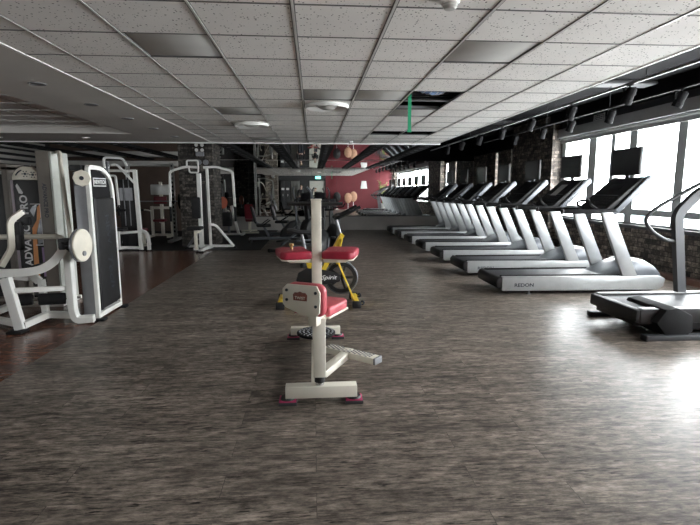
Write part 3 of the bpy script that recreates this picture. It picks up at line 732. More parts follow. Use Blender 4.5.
# ---------------------------------------------------------------- black cardio machines before the mirror (built facing -y)
def upright_bike():
    t = thing('upright_bike', '', 'exercise bike', (0, 0, 0), 'black cardio machines before the mirror')
    rings = []
    for y, w, z0, z1 in ((-.45, .10, .14, .5), (-.4, .13, .12, .62), (-.25, .15, .1, .68), (-.05, .14, .1, .6), (.12, .11, .12, .5), (.2, .06, .16, .42)):
        rings.append([V((w*cos(2*pi*i/16)*1.0, y, (z0+z1)/2+(z1-z0)/2*math.copysign(abs(sin(2*pi*i/16))**.7, sin(2*pi*i/16)))) for i in range(16)])
    b_ = M().loft(rings).build('drive_housing', BLACK, t)
    M().lathe([(0, 0), (.12, 0), (.13, -.015), (0, -.025)], (-.14, -.15, .36), (1, 0, 0), 28).build('side_disc', SILVERG, b_)
    M().lathe([(0, 0), (.12, 0), (.13, -.015), (0, -.025)], (.14, -.15, .36), (-1, 0, 0), 28).build('side_disc', SILVERG, b_)
    for y in (-.5, .55):
        f = M().bb(-.27, .27, y-.035, y+.035, .012, .075, .01).build('floor_bar', SILVERG, t)
        for x in (-.27, .27): M().bb(x-.03, x+.03, y-.04, y+.04, 0, .08, .01).build('end_foot', BLACK, f)
    M().flat([(0, -.45, .12), (0, .1, .14), (0, .55, .06)], .08, .07, .1).build('spine', DGREY, t)
    M().flat([(0, .12, .3), (0, .28, .86)], .05, .06).build('seat_post', SILVERG, t)
    rings = []
    for y, w, z in ((.12, .03, .93), (.2, .07, .945), (.32, .125, .95), (.42, .13, .96), (.46, .1, .965)):
        rings.append([V((w*cos(2*pi*i/12), y, z-.04+.045*sin(2*pi*i/12))) for i in range(12)])
    M().loft(rings).build('saddle', VINYLB, t)
    M().flat([(0, -.35, .55), (0, -.48, 1.08)], .09, .07).build('console_mast', BLACK, t)
    co = M().prism([(-.54, 1.04), (-.48, 1.02), (-.54, 1.25), (-.6, 1.23)], 'X', -.14, .14, .015).build('console', BLACK, t)
    M().prism([(-.492, 1.06), (-.488, 1.06), (-.533, 1.23), (-.537, 1.23)], 'X', -.10, .10).build('display', SCREEN, co)
    M().tube([(0, -.48, 1.05), (-.2, -.45, 1.05), (-.26, -.3, 1.06), (-.25, -.14, 1.14)], .016, .08).tube([(0, -.48, 1.05), (.2, -.45, 1.05), (.26, -.3, 1.06), (.25, -.14, 1.14)], .016, .08).build('handlebar', BLACKM, t)
    for sg in (-1, 1):
        M().bar((sg*.165, -.15, .36), (sg*.165, -.15+sg*.12, .36-sg*.13), .035, .02, up=(1, 0, 0)).build('crank_arm', GREYM, t)
        M().bb(sg*.18, sg*.28, -.2+sg*.12, -.1+sg*.12, .35-sg*.13, .38-sg*.13, .008).build('pedal', BLACK, t)
    return t
def elliptical():
    t = thing('elliptical_trainer', '', 'elliptical trainer', (0, 0, 0), 'black cardio machines before the mirror')
    M().lathe([(0, -.13), (.24, -.13), (.3, -.1), (.33, 0), (.3, .1), (.24, .13), (0, .13)], (0, -.62, .42), (1, 0, 0), 32).build('drive_housing', BLACK, t)
    M().bb(-.05, .05, -.9, .75, .04, .11, .01).build('base_rail', DGREY, t)
    for y in (-.85, .72):
        f = M().bb(-.3, .3, y-.04, y+.04, .012, .08, .01).build('floor_bar', DGREY, t)
        for x in (-.3, .3): M().bb(x-.03, x+.03, y-.045, y+.045, 0, .085, .01).build('end_foot', BLACK, f)
    M().flat([(0, -.55, .6), (0, -.45, 1.24)], .10, .08).build('console_mast', BLACK, t)
    co = M().prism([(-.48, 1.17), (-.40, 1.16), (-.46, 1.38), (-.54, 1.36)], 'X', -.15, .15, .02).build('console', BLACK, t)
    M().prism([(-.416, 1.21), (-.411, 1.21), (-.449, 1.35), (-.454, 1.35)], 'X', -.10, .10).build('display', SCREEN, co)
    for sg in (-1, 1):
        M().tube([(sg*.25, -.42, .42), (sg*.25, -.38, 1.0), (sg*.25, -.28, 1.42), (sg*.19, -.2, 1.52)], .02, .1).build('swing_arm', SILVERG, t)
        p = M().flat([(sg*.25, -.45, .3+sg*.08), (sg*.2, .35, .2-sg*.05)], .05, .05).build('pedal_arm', SILVERG, t)
        M().bb(sg*.2-.08, sg*.2+.08, .1, .48, .26-sg*.04, .29-sg*.04, .01).build('foot_plate', BLACK, p)
    M().tube([(-.16, -.42, 1.22), (-.2, -.2, 1.2), (.2, -.2, 1.2), (.16, -.42, 1.22)], .016, .06).build('grip_bar', BLACKM, t)
    return t
def recumbent():
    t = thing('recumbent_bike', '', 'exercise bike', (0, 0, 0), 'black cardio machines before the mirror')
    M().bb(-.06, .06, -.7, .85, .05, .13, .012).build('base_rail', SILVERG, t)
    for y in (-.65, .82):
        f = M().bb(-.28, .28, y-.04, y+.04, .012, .08, .01).build('floor_bar', SILVERG, t)
        for x in (-.28, .28): M().bb(x-.03, x+.03, y-.045, y+.045, 0, .085, .01).build('end_foot', BLACK, f)
    M().prism([(-.75, .12), (-.72, .45), (-.55, .6), (-.3, .55), (-.05, .3), (0, .13)], 'X', -.14, .14, .03).build('drive_housing', BLACK, t)
    M().flat([(0, -.55, .5), (0, -.45, 1.05)], .08, .06).build('console_mast', BLACK, t)
    co = M().prism([(-.5, .98), (-.43, .97), (-.5, 1.24), (-.56, 1.22)], 'X', -.16, .16, .015).build('console', BLACK, t)
    M().bb(-.2, .2, .25, .65, .42, .50, .03, 3).build('seat', VINYLB, t)
    M().box((0, .72, .76), (.4, .07, .5), Matrix.Rotation(R(-14), 4, 'X'), .03, 3).build('backrest', VINYLB, t)
    M().flat([(0, .3, .14), (0, .45, .44)], .08, .06).flat([(0, .5, .44), (0, .76, .62)], .06, .05).build('seat_support', SILVERG, t)
    for sg in (-1, 1):
        M().tube([(sg*.14, .5, .46), (sg*.28, .45, .5), (sg*.28, .28, .62)], .016, .05).build('side_handle', BLACKM, t)
        M().bar((sg*.155, -.4, .38), (sg*.155, -.4+sg*.12, .38-sg*.1), .035, .02, up=(1, 0, 0)).build('crank_arm', GREYM, t)
        M().bb(sg*.17, sg*.27, -.45+sg*.12, -.35+sg*.12, .27-sg*.1+.1, .30-sg*.1+.1, .008).build('pedal', BLACK, t)
    return t
o = upright_bike(); o.location = (.12, 9.6, 0); o.rotation_euler[2] = R(172); o['label'] = 'black upright bike just behind the yellow spinning bike'
dup(o, (.50, 11.0, 0), R(192), 'black upright bike with its rounded housing beside the yellow bike handlebar')
e_ = elliptical(); e_.location = (-.42, 11.9, 0); e_.rotation_euler[2] = R(150); e_['label'] = 'black elliptical trainer with silver swing arms next to the black floor mat'
dup(e_, (.2, 13.9, 0), R(178), 'black elliptical trainer standing further back by the mirror wall')
r_ = recumbent(); r_.location = (-.98, 14.0, 0); r_.rotation_euler[2] = R(100); r_['label'] = 'low recumbent bike with silver base, the one farther from the mirror wall'
dup(r_, (-.55, 15.4, 0), R(85), 'low recumbent bike with silver base closest to the mirror wall')

# ---------------------------------------------------------------- leg curl station with printed shroud (front left)
t = thing('leg_curl_machine', 'white leg curl machine with orange and black printed shroud', 'exercise machine', (-3.05, 5.4, 0))
def foot(x, y, par, w=.1, d=.14): return M().bb(x-w, x+w, y-d/2, y+d/2, 0, .03, .006).build('rubber_foot', BLACKM, par)
foot(-3.04, 5.06, t, .075, .16)
M().flat([(-3.02, 5.08, .03), (-3.14, 5.12, .56)], .10, .07, up=(0, 1, 0)).build('front_post', WHITE, t)
M().flat([(-3.0, 5.08, .07), (-2.92, 5.42, .10), (-2.66, 5.42, .085)], .07, .07, .06).build('base_rail', WHITE, t)
M().bar((-3.08, 5.12, .43), (-2.64, 5.37, .40), .05, .05).build('cross_tube', WHITE, t)
M().flat([(-2.94, 5.42, .09), (-2.98, 5.46, .48)], .06, .07, up=(0, 1, 0)).build('middle_post', WHITE, t)
for (a, b_) in (((-3.10, 5.2, .31), (-2.97, 5.25, .31)), ((-2.92, 5.27, .30), (-2.69, 5.36, .29))):
    M().cyl(a, b_, .062, seg=24).build('roller_pad', BLACKM, t)
M().cyl((-3.14, 5.18, .31), (-2.56, 5.42, .285), .014).build('roller_axle', CHROME, t)
M().flat([(-3.6, 5.15, .60), (-3.0, 5.17, .605), (-2.84, 5.2, .625), (-2.71, 5.22, .70), (-2.62, 5.28, .84)], .035, .085, .1).build('swing_arm', WHITE, t)
M().flat([(-3.07, 5.4, 1.225), (-3.15, 5.3, 1.13), (-3.16, 5.3, .84), (-3.27, 5.28, .66)], .042, .06, .05).build('handle_bracket', CREAM, t)
M().bb(-3.14, -3.07, 5.32, 5.40, .98, 1.12, .01).bb(-3.13, -3.075, 5.32, 5.40, .82, .99, .01).bb(-3.08, -2.99, 5.36, 5.42, 1.08, 1.17, .01).build('adjuster_block', BLACK, t)
M().box((-3.06, 5.42, .60), (.34, .4, .07), Matrix.Rotation(R(-16), 4, 'Y'), .02, 3).build('seat', VINYLB, t)
M().flat([(-3.0, 5.46, .46), (-3.1, 5.44, .58)], .08, .05, up=(0, 1, 0)).build('seat_support', WHITE, t)
M().bar((-3.62, 5.5, .55), (-3.1, 5.46, .5), .06, .06).build('rear_tube', WHITE, t)
M().bb(-3.70, -3.62, 5.45, 6.45, .03, .10, .006).build('side_rail', WHITE, t)
M().bar((-3.66, 5.5, .03), (-3.62, 5.5, .6), .06, .06, up=(0, 1, 0)).build('rear_post', WHITE, t)
M().bar((-3.66, 5.5, .07), (-3.0, 5.1, .07), .06, .06).build('floor_tube', WHITE, t)
# cream tube behind and its curve to the pivot
M().tube([(-4.1, 5.8, .92), (-3.05, 5.8, .92), (-2.86, 5.7, .93), (-2.66, 5.42, .86)], .03, .12, 14).build('transfer_tube', CREAM, t)
piv = M().bb(-2.70, -2.57, 5.31, 5.44, .80, .94, .012).cyl((-2.65, 5.27, .87), (-2.44, 5.27, .87), .028).bb(-2.66, -2.60, 5.24, 5.34, .83, .91, .008).build('pivot_block', BLACK, t)
cam_ = M().lathe([(0, -.012), (.165, -.012), (.172, -.006), (.172, .006), (.165, .012), (0, .012)], (-2.43, 5.27, .875), (1, -.12, 0), 40).build('cam_plate', CREAM, t)
M().cyl((-2.422, 5.265, .79), (-2.405, 5.263, .79), .026).build('cam_bolt', GREYM, cam_)
M().lathe([(.158, 0), (.176, 0), (.176, .02), (.158, .02)], (-2.465, 5.274, .875), (1, -.12, 0), 40).build('cam_groove', GREYM, cam_)
M().flat([(-2.625, 5.36, .84), (-2.625, 5.36, .15), (-2.60, 5.365, .045), (-2.42, 5.385, .055)], .085, .075, .10, up=(1, 0, 0)).build('front_upright', WHITE, t)
# mast: tall taupe slab with print, weight shroud with banner
ms = M().bb(-3.375, -3.222, 6.3, 6.42, .04, 1.92, .006).build('mast', TAUPE, t)
M().text('ADVANCE PRO', (-3.30, 6.2985, 1.32), (0, 0, -1), (1, 0, 0), .064, thick=.03, width=.95).build('lettering', INK, ms)
M().bb(-3.221, -3.19, 6.3, 6.72, .04, 1.92, .01).bb(-3.20, -3.17, 6.46, 6.50, .04, 1.90).build('mast_side', mat('pale grey green coat', (.56, .58, .54), .4, 0, .05), ms)
M().tube([(-3.17, 6.4, 1.91), (-3.08, 6.3, 1.91), (-2.96, 6.05, 1.80), (-2.85, 5.85, 1.45), (-2.655, 5.5, .98), (-2.63, 5.43, .90)], .022, .12, 12).build('cable_tube', CREAM, t)
SHX, SHY = .045, .2
def SH(m):
    for i, v in enumerate(m.v): m.v[i] = v+V((SHX, SHY, 0))
    return m
sh = SH(M().bb(-3.72, -3.41, 6.1, 6.28, .36, 1.57, .01)).build('weight_shroud', BLACK, t)
SH(M().bb(-3.735, -3.705, 6.09, 6.29, .36, 1.57, .004)).build('shroud_side', mat('lilac grey edge', (.40, .35, .40), .5, 0, .06), t)
n = 14
arc = [(-3.565+.165*cos(pi*i/n), 1.57+.165*sin(pi*i/n)) for i in range(n+1)]
ar = SH(M().prism(arc, 'Y', 6.12, 6.2, .008)).build('arch_plate', CREAM, t)
s = M()
for x, z in ((-3.565, 1.645), (-3.475, 1.635)):
    s.lathe([(0, 0), (.014, 0), (.014, -.012), (0, -.012)], (x, 6.119, z), (0, 1, 0), 14)
    for k in range(6): s.cyl((x+.034*cos(k*pi/3), 6.12, z+.034*sin(k*pi/3)), (x+.034*cos(k*pi/3), 6.114, z+.034*sin(k*pi/3)), .007, seg=8)
s.sweep([(-3.565+.125*cos(a), 6.117, 1.57+.125*sin(a)) for a in [pi*(.60+.05*k) for k in range(6)]], [(.007, .004), (.007, -.004), (-.007, -.004), (-.007, .004)], up=(0, 1, 0))
SH(s).build('pulley_holes', INK, ar)
SH(M().tube([(-3.78, 6.3, .05), (-3.78, 6.3, 1.42), (-3.70, 6.3, 1.62), (-3.56, 6.3, 1.74)], .028, .12)).build('guard_tube', TAUPE, t)
SH(M().text('ADVANCE  PRO', (-3.60, 6.0985, .95), (0, 0, 1), (-1, 0, 0), .125, thick=.028, width=.98)).build('lettering', TXTW, sh)
SH(M().prism([(-3.555, .37), (-3.49, .37), (-3.485, .92), (-3.44, 1.06), (-3.412, 1.14), (-3.412, 1.28), (-3.45, 1.24), (-3.47, 1.08), (-3.53, .98)], 'Y', 6.0965, 6.0995)).build('orange_swoosh', ORANGE, sh)
SH(M().prism([(-3.475, .78), (-3.42, .80), (-3.415, 1.10), (-3.44, 1.08), (-3.475, .93)], 'Y', 6.0965, 6.0995).prism([(-3.54, 1.20), (-3.50, 1.26), (-3.45, 1.26), (-3.50, 1.12)], 'Y', 6.0965, 6.0995)).build('grey_print', GREYM, sh)
SH(M().bb(-3.44, -3.415, 6.0965, 6.0995, .37, .74)).build('purple_print', PURPLE, sh)
SH(M().bb(-3.50, -3.412, 6.0955, 6.0990, .765, .775).bb(-3.53, -3.412, 6.0955, 6.099, 1.275, 1.283).bb(-3.417, -3.412, 6.0955, 6.099, .77, 1.28)).build('print_frame', TXTW, sh)
SH(M().prism([(-3.68, 1.50), (-3.66, 1.53), (-3.60, 1.42), (-3.61, 1.40), (-3.65, 1.41)], 'Y', 6.0965, 6.0995)).build('white_print', TXTW, sh)
SH(M().bb(-3.75, -3.19, 6.0, 6.5, 0, .05, .006)).build('stack_base', WHITE, t)
s = M()
for k in range(9): s.bb(-3.70, -3.44, 6.30, 6.44, .06+k*.05, .105+k*.05, .003)
SH(s).build('weight_plate', BLACK, t)

def TW(m):
    for i, v in enumerate(m.v): m.v[i] = v+V((.035, 0, 0))
    return m
# padded weight tower
t = thing('weight_tower', 'white framed weight tower with black padded cover and arched top', 'exercise machine', (-2.5, 5.8, 0))
foot(-2.44, 5.49, t, .10, .10); foot(-2.44, 6.12, t, .10, .10)
TW(M().bb(-2.60, -2.475, 5.475, 5.53, .03, 1.64, .006)).build('near_post', GREYM, t)
TW(M().flat([(-2.455, 5.50, .03), (-2.455, 5.50, 1.64), (-2.455, 5.505, 1.69), (-2.455, 5.56, 1.695), (-2.455, 5.84, 1.695), (-2.455, 6.06, 1.58), (-2.455, 6.10, 1.42), (-2.455, 6.10, .03)], .05, .045, .14, up=(1, 0, 0))).build('arch_frame', WHITE, t)
TW(M().bb(-2.60, -2.475, 6.06, 6.12, .03, 1.4, .006)).build('far_post', GREYM, t)
TW(M().bb(-2.60, -2.43, 5.48, 6.12, .03, .085, .006)).build('base_plate', WHITE, t)
c_ = TW(M().bb(-2.47, -2.462, 5.53, 6.08, .10, 1.66)).build('cover_panel', BLACKM, t)
pp = TW(M().prism([(5.545, .12), (6.065, .12), (6.065, 1.36), (5.545, 1.36)], 'X', -2.462, -2.42, .02, 3)).build('cover_pad', VINYLB, t)
TW(M().bb(-2.458, -2.425, 5.535, 5.60, .10, 1.365, .012)).build('pad_edge', BLACK, t)
lg = TW(M().bb(-2.4615, -2.457, 5.63, 5.96, 1.49, 1.585, .002)).build('logo_plate', TXTW, t)
TW(M().bb(-2.4575, -2.456, 5.64, 5.95, 1.5, 1.575)).build('logo_ground', BLACK, lg)
TW(M().text('NEWTECH', (-2.4555, 5.795, 1.538), (0, 1, 0), (0, 0, 1), .062, thick=.008)).build('logo_lettering', TXTW, lg)
TW(M().text('NEW', (-2.4195, 5.83, 1.0), (0, .1, -1), (0, 1, .1), .15, thick=.012)).build('embossed_lettering', INK, pp)
TW(M().text('Tech', (-2.4195, 5.84, .52), (0, .1, -1), (0, 1, .1), .17, shear=.3, thick=.012, width=1.2)).build('embossed_lettering', INK, pp)
TW(M().bb(-2.62, -2.50, 5.45, 5.56, 1.655, 1.715, .008)).build('pulley_block', BLACK, t)
pl = TW(M().lathe([(0, -.01), (.085, -.01), (.09, 0), (.085, .01), (0, .01)], (-2.50, 5.455, 1.575), (.35, -1, 0), 8)).build('pulley_cover', CREAM, t)
TW(M().cyl((-2.497, 5.444, 1.575), (-2.494, 5.436, 1.575), .022)).build('pulley_hole', INK, pl)
TW(M().lathe([(.06, -.012), (.075, -.016), (.075, .016), (.06, .012)], (-2.58, 5.52, 1.56), (1, .2, 0), 28)).build('pulley_wheel', GREYM, t)
s = M()
for k in range(14): s.bb(-2.605, -2.602, 5.49, 5.515, .35+k*.08, .38+k*.08)
TW(s).build('slot_row', INK, t)

# machine at the very left edge
t = thing('cable_machine', 'dark shrouded machine at the edge of the view, with white slanted lettering', 'exercise machine', (-4.25, 6.6, 0))
sh = M().bb(-4.36, -3.98, 6.65, 6.95, .05, 1.62, .01).build('weight_shroud', BLACK, t)
M().bb(-4.46, -4.37, 6.6, 7.0, 0, 1.75, .01).bb(-3.97, -3.9, 6.6, 7.0, 0, 1.75, .01).bb(-4.46, -3.9, 6.6, 7.0, 1.70, 1.78, .01).build('frame', TAUPE, t)
M().text('SIA', (-4.10, 6.648, 1.25), (.15, 0, 1), (-1, 0, .15), .12, shear=.2, thick=.014).build('lettering', TXTW, sh)
M().bb(-4.5, -3.86, 6.55, 7.05, 0, .04, .006).build('base_plate', TAUPE, t)

# ---------------------------------------------------------------- pec fly machine before the column
t = thing('pec_fly_machine', 'white pec fly machine with two hanging arms before the stone column', 'exercise machine', (-2.62, 12.0, 0))
M().flat([(-2.66, 11.5, .03), (-2.62, 11.75, .06), (-2.55, 12.35, .06)], .07, .08, .05).build('base_rail', WHITE, t)
M().bb(-2.74, -2.58, 11.42, 11.52, 0, .03, .005).build('rubber_foot', BLACKM, t)
for x in (-3.12, -2.06): M().bb(x-.09, x+.09, 12.3, 12.42, 0, .03, .005).build('rubber_foot', BLACKM, t)
M().flat([(-2.72, 11.98, .05), (-2.72, 11.98, 1.84)], .10, .09, up=(0, 1, 0)).build('front_mast', WHITE, t)
M().flat([(-2.53, 12.1, .05), (-2.55, 12.1, 2.0)], .06, .07, up=(0, 1, 0)).build('rear_mast', WHITE, t)
M().bb(-2.67, -2.58, 12.0, 12.1, .15, 1.6, .01).build('weight_stack', BLACK, t)
M().flat([(-2.55, 12.1, .62), (-2.42, 12.2, .6), (-2.22, 12.3, .32), (-2.02, 12.36, .05)], .06, .08, .12, up=(0, 1, 0)).build('brace_leg', WHITE, t)
M().flat([(-2.70, 12.1, .55), (-2.85, 12.2, .42), (-3.14, 12.36, .05)], .06, .07, .12, up=(0, 1, 0)).build('brace_leg', GREYM, t)
M().bar((-3.14, 12.36, .06), (-2.02, 12.36, .06), .07, .06).build('rear_rail', WHITE, t)
for sg, xe in ((-1, -3.38), (1, -1.92)):
    M().flat([(-2.66+sg*.05, 12.0, 1.98), (-2.66+sg*.35, 11.98, 2.0), (xe-sg*.06, 11.95, 1.91), (xe, 11.95, 1.86), (xe+sg*.03, 11.95, 1.05)], .055, .05, .1, up=(0, 1, 0)).build('fly_arm', WHITE, t)
    M().cyl((xe+sg*.03, 11.95, 1.06), (xe+sg*.03, 11.95, .70), .028).build('hand_grip', BLACKM, t)
    M().lathe([(.05, -.012), (.062, -.016), (.062, .016), (.05, .012), (0, .008)], (-2.62+sg*.08, 11.96, 2.1), (0, 1, 0), 22).build('pulley', GREYM, t)
M().tube([(-2.98, 11.95, 2.02), (-2.98, 11.95, 2.14), (-2.72, 11.95, 2.14), (-2.72, 11.95, 1.86), (-2.92, 11.95, 1.86), (-2.94, 11.95, 2.0)], .02, .04).build('pulley_guard', WHITE, t)
M().bb(-2.88, -2.68, 11.78, 11.86, .78, 1.28, .025, 3).build('back_pad', VINYLB, t)
M().bb(-2.95, -2.62, 11.48, 11.8, .52, .6, .025, 3).build('seat', VINYLB, t)
M().flat([(-2.78, 11.66, .06), (-2.78, 11.66, .52)], .07, .07, up=(0, 1, 0)).build('seat_post', CREAM, t)
M().bar((-2.78, 11.66, .45), (-2.72, 12.0, .5), .05, .06).build('seat_bracket', CREAM, t)
M().bar((-2.72, 11.66, .07), (-2.84, 11.66, .07), .06, .06).build('foot_tube', WHITE, t)

# ---------------------------------------------------------------- lat pulldown machine
t = thing('lat_pulldown_machine', 'white lat pulldown machine with bent arms over a black weight stack', 'exercise machine', (-4.4, 12.2, 0))
M().flat([(-4.16, 12.0, .02), (-4.20, 12.0, 1.92)], .09, .10, up=(0, 1, 0)).build('front_post', WHITE, t)
M().flat([(-4.82, 12.0, .05), (-4.82, 12.0, 2.1)], .07, .08, up=(0, 1, 0)).build('rear_post', GREYM, t)
M().flat([(-4.85, 11.9, 1.95), (-4.85, 11.9, 2.2), (-4.42, 11.9, 2.18), (-4.34, 11.9, 2.0)], .05, .06, .08, up=(0, 1, 0)).build('top_arm', WHITE, t)
M().flat([(-4.7, 11.92, 2.02), (-4.58, 11.92, 2.05), (-4.22, 11.96, 1.62)], .05, .06, .08, up=(0, 1, 0)).build('brace', WHITE, t)
M().bar((-4.85, 12.0, 1.9), (-4.18, 12.0, 1.9), .06, .06).build('cross_head', WHITE, t)
M().flat([(-4.82, 11.85, 1.78), (-4.58, 11.82, 1.78), (-4.55, 11.82, 1.05)], .045, .05, .06, up=(0, 1, 0)).build('press_arm', WHITE, t)
M().cyl((-4.55, 11.82, 1.1), (-4.55, 11.82, .85), .03).cyl((-4.62, 11.8, .98), (-4.4, 11.8, .98), .028).build('hand_grip', BLACKM, t)
M().bb(-4.62, -4.26, 12.05, 12.3, .08, 1.7, .01).build('weight_shroud', BLACK, t)
s = M()
for x in (-4.5, -4.38): s.cyl((x, 12.04, .6), (x, 12.04, 1.7), .012)
s.bb(-4.6, -4.3, 12.03, 12.05, 1.2, 1.5)
s.build('guide_rod', GREYM, t)
M().flat([(-4.86, 11.9, .42), (-4.2, 11.95, .46)], .06, .06).build('mid_tube', WHITE, t)
M().flat([(-4.86, 11.75, .05), (-4.55, 12.0, .08), (-4.15, 12.02, .06)], .07, .07, .1).build('base_rail', WHITE, t)
M().flat([(-4.18, 11.98, .50), (-4.0, 11.96, .45), (-3.96, 11.95, .28), (-3.96, 11.95, .02)], .07, .08, .12, up=(0, 1, 0)).build('bent_leg', WHITE, t)
for x, y in ((-3.96, 11.95), (-4.16, 12.0), (-4.86, 11.76)): M().bb(x-.07, x+.07, y-.07, y+.07, 0, .025, .004).build('rubber_foot', BLACKM, t)
M().bb(-4.75, -4.4, 11.6, 11.9, .5, .58, .025, 3).build('seat', VINYLB, t)
M().flat([(-4.58, 11.75, .06), (-4.58, 11.75, .5)], .06, .06, up=(0, 1, 0)).build('seat_post', WHITE, t)

# ---------------------------------------------------------------- free weight corner behind
t = thing('squat_rack', 'white perforated squat rack standing beside the stone column', 'squat rack', (-4.1, 14.2, 0))
for x in (-3.98, -5.2):
    u = M().bb(x-.05, x+.05, 14.25, 14.33, .03, 2.2, .006).build('upright', WHITE, t)
    s = M()
    for k in range(17): s.bb(x-.02, x+.02, 14.245, 14.251, .25+k*.115, .31+k*.115)
    s.build('hole_row', INK, u)
    M().bb(x-.06, x+.06, 13.7, 14.8, 0, .07, .006).build('floor_rail', WHITE, t)
    M().bb(x-.05, x+.05, 14.12, 14.25, 1.09, 1.12, .004).build('bar_hook', BLACK, t)
M().bar((-5.2, 14.29, 2.15), (-3.98, 14.29, 2.15), .06, .06).build('cross_bar', WHITE, t)
t = thing('barbell', 'barbell with black plates resting on the squat rack hooks', 'barbell', (-4.6, 14.17, 1.13))
M().cyl((-5.65, 14.18, 1.135), (-3.5, 14.18, 1.135), .0145).build('bar', GREYM, t)
for x in (-5.38, -5.44, -3.76, -3.70):
    M().lathe([(.02, -.025), (.19, -.025), (.225, -.018), (.225, .018), (.19, .025), (.02, .025)], (x, 14.18, 1.135), (1, 0, 0), 32).build('weight_plate', BLACKM, t)
def bench(x, y, rz, lab):
    t = thing('weight_bench', lab, 'bench', (0, 0, 0), 'red weight benches')
    M().bb(-.15, .15, -.5, .35, .40, .47, .025, 3).build('seat_pad', REDD, t)
    M().box((0, .55, .66), (.28, .08, .62), Matrix.Rotation(R(-28), 4, 'X'), .025, 3).build('back_pad', REDD, t)
    M().bar((0, -.5, .37), (0, .5, .37), .07, .06).build('frame', CREAM, t)
    for yy in (-.45, .45):
        M().bar((0, yy, .06), (0, yy, .36), .06, .06, up=(1, 0, 0)).build('leg', CREAM, t)
        M().bb(-.28, .28, yy-.04, yy+.04, 0, .06, .006).build('foot', CREAM, t)
    t.location = (x, y, 0); t.rotation_euler[2] = rz
    return t
b1 = bench(-4.85, 13.05, R(80), 'red padded weight bench behind the bent white leg of the pulldown machine')
dup(b1, (-2.2, 16.95, 0), R(10), 'red padded weight bench standing against the mirror wall')
def station(x, y, lab):
    t = thing('chest_press_machine', lab, 'exercise machine', (0, 0, 0), 'cream machines in the free weight corner')
    for sx in (-.3, .3):
        M().flat([(sx, .1, .02), (sx, .1, .95)], .08, .09, up=(0, 1, 0)).build('post', CREAM, t)
        M().bb(sx-.05, sx+.05, -.4, .5, 0, .06, .006).build('floor_rail', CREAM, t)
    M().bar((-.3, .1, .9), (.3, .1, .9), .08, .08).build('cross_head', CREAM, t)
    M().flat([(0, .12, .05), (0, .12, 1.7)], .09, .1, up=(0, 1, 0)).build('mast', CREAM, t)
    M().bar((-.3, .12, .05), (.3, .12, .05), .07, .07).build('base_tube', CREAM, t)
    M().bb(-.2, .2, -.02, .05, 1.02, 1.25, .025, 3).build('back_pad', REDD, t)
    M().bb(-.3, .3, .05, .16, 1.3, 1.62, .03, 3).build('top_shroud', WHITE, t)
    M().bb(-.17, .17, -.3, .05, .48, .56, .025, 3).build('seat', REDD, t)
    M().flat([(0, .1, .42), (0, -.12, .48)], .06, .06).build('seat_bracket', CREAM, t)
    M().tube([(-.3, .1, .8), (-.42, -.15, .85), (-.42, -.35, .85)], .022, .06).tube([(.3, .1, .8), (.42, -.15, .85), (.42, -.35, .85)], .022, .06).build('press_arm', CREAM, t)
    M().cyl((-.42, -.35, .85), (-.42, -.48, .85), .028).cyl((.42, -.35, .85), (.42, -.48, .85), .028).build('hand_grip', BLACKM, t)
    t.location = (x, y, 0); return t
s1 = station(-4.75, 15.6, 'cream press machine with red pads seen behind the barbell')
dup(s1, (-6.6, 15.4, 0), 0, 'cream press machine with red pads beyond the pulldown machine')
# dumbbell like small machine right of the column
t = thing('leg_press_machine', 'small white machine with slanted post on the black mat beside the column', 'exercise machine', (-2.5, 15.9, 0))
M().bb(-2.85, -2.25, 15.8, 15.88, .012, .08, .006).bb(-2.32, -2.24, 15.6, 16.1, .012, .08, .006).build('base', WHITE, t)
M().flat([(-2.42, 15.84, .07), (-2.62, 15.86, .95)], .08, .10, up=(0, 1, 0)).build('slanted_post', WHITE, t)
M().flat([(-2.72, 15.84, .07), (-2.70, 15.84, .72)], .07, .08, up=(0, 1, 0)).build('rear_post', GREYM, t)
M().bb(-2.95, -2.62, 15.75, 15.95, .3, .75, .03, 3).build('weight_stack', BLACK, t)
M().lathe([(0, -.03), (.17, -.03), (.19, 0), (.17, .03), (0, .03)], (-2.86, 15.8, 1.05), (.9, -.5, 0), 28).build('round_pad', mat('orange red vinyl', (.42, .10, .05), .45, 0, .1), t)
M().flat([(-2.86, 15.84, .7), (-2.86, 15.84, 1.05)], .05, .05, up=(0, 1, 0)).build('pad_post', GREYM, t)
M().cyl((-2.75, 15.84, .92), (-2.5, 15.84, .92), .02).build('hand_grip', BLACKM, t)
for x in (-2.8, -2.3): M().bb(x-.05, x+.05, 15.79, 15.89, .006, .014).build('rubber_foot', BLACKM, t)
# ---------------------------------------------------------------- the end of the room behind the camera (seen in the mirror)
def fan(x, y, lab, m, z=.88):
    t = thing('pedestal_fan', lab, 'fan', (x, y, 0), 'pedestal fans by the red wall')
    M().lathe([(0, 0), (.2, 0), (.21, .02), (.05, .05), (.03, .09), (0, .09)], (x, y, 0), seg=28).build('base', POT, t)
    M().cyl((x, y, .06), (x, y, z-.1), .016).build('pole', TXTW, t)
    M().lathe([(0, -.1), (.06, -.1), (.075, -.02), (.06, .06), (0, .06)], (x, y-.06, z), (0, 1, 0)).build('motor', POT, t)
    M().lathe([(0, -.03), (.2, -.02), (.29, .01), (.305, .05), (.29, .09), (.18, .13), (0, .145)], (0, 0, 0), (0, 1, .12), 36).stretch((.92, 1, 1.25), (x, y, z)).build('fan_cover', m, t)
fan(2.55, -.45, 'pedestal fan in an orange cover, nearer the doorway', FANC, .86)
fan(2.98, -.86, 'pedestal fan in an orange cover, farther from the doorway', FANC, .96)
fan(1.75, -.85, 'pedestal fan in a dark cover beside the orange covered ones', BLACK, .92)
tag(M().prism([(3.55, 1.55), (4.05, 1.55), (3.97, 2.12), (3.63, 2.12)], 'Y', YB+.002, YB+.02, .003).build('wall_poster', PAPER), 'white tapered poster on the red wall', 'poster')
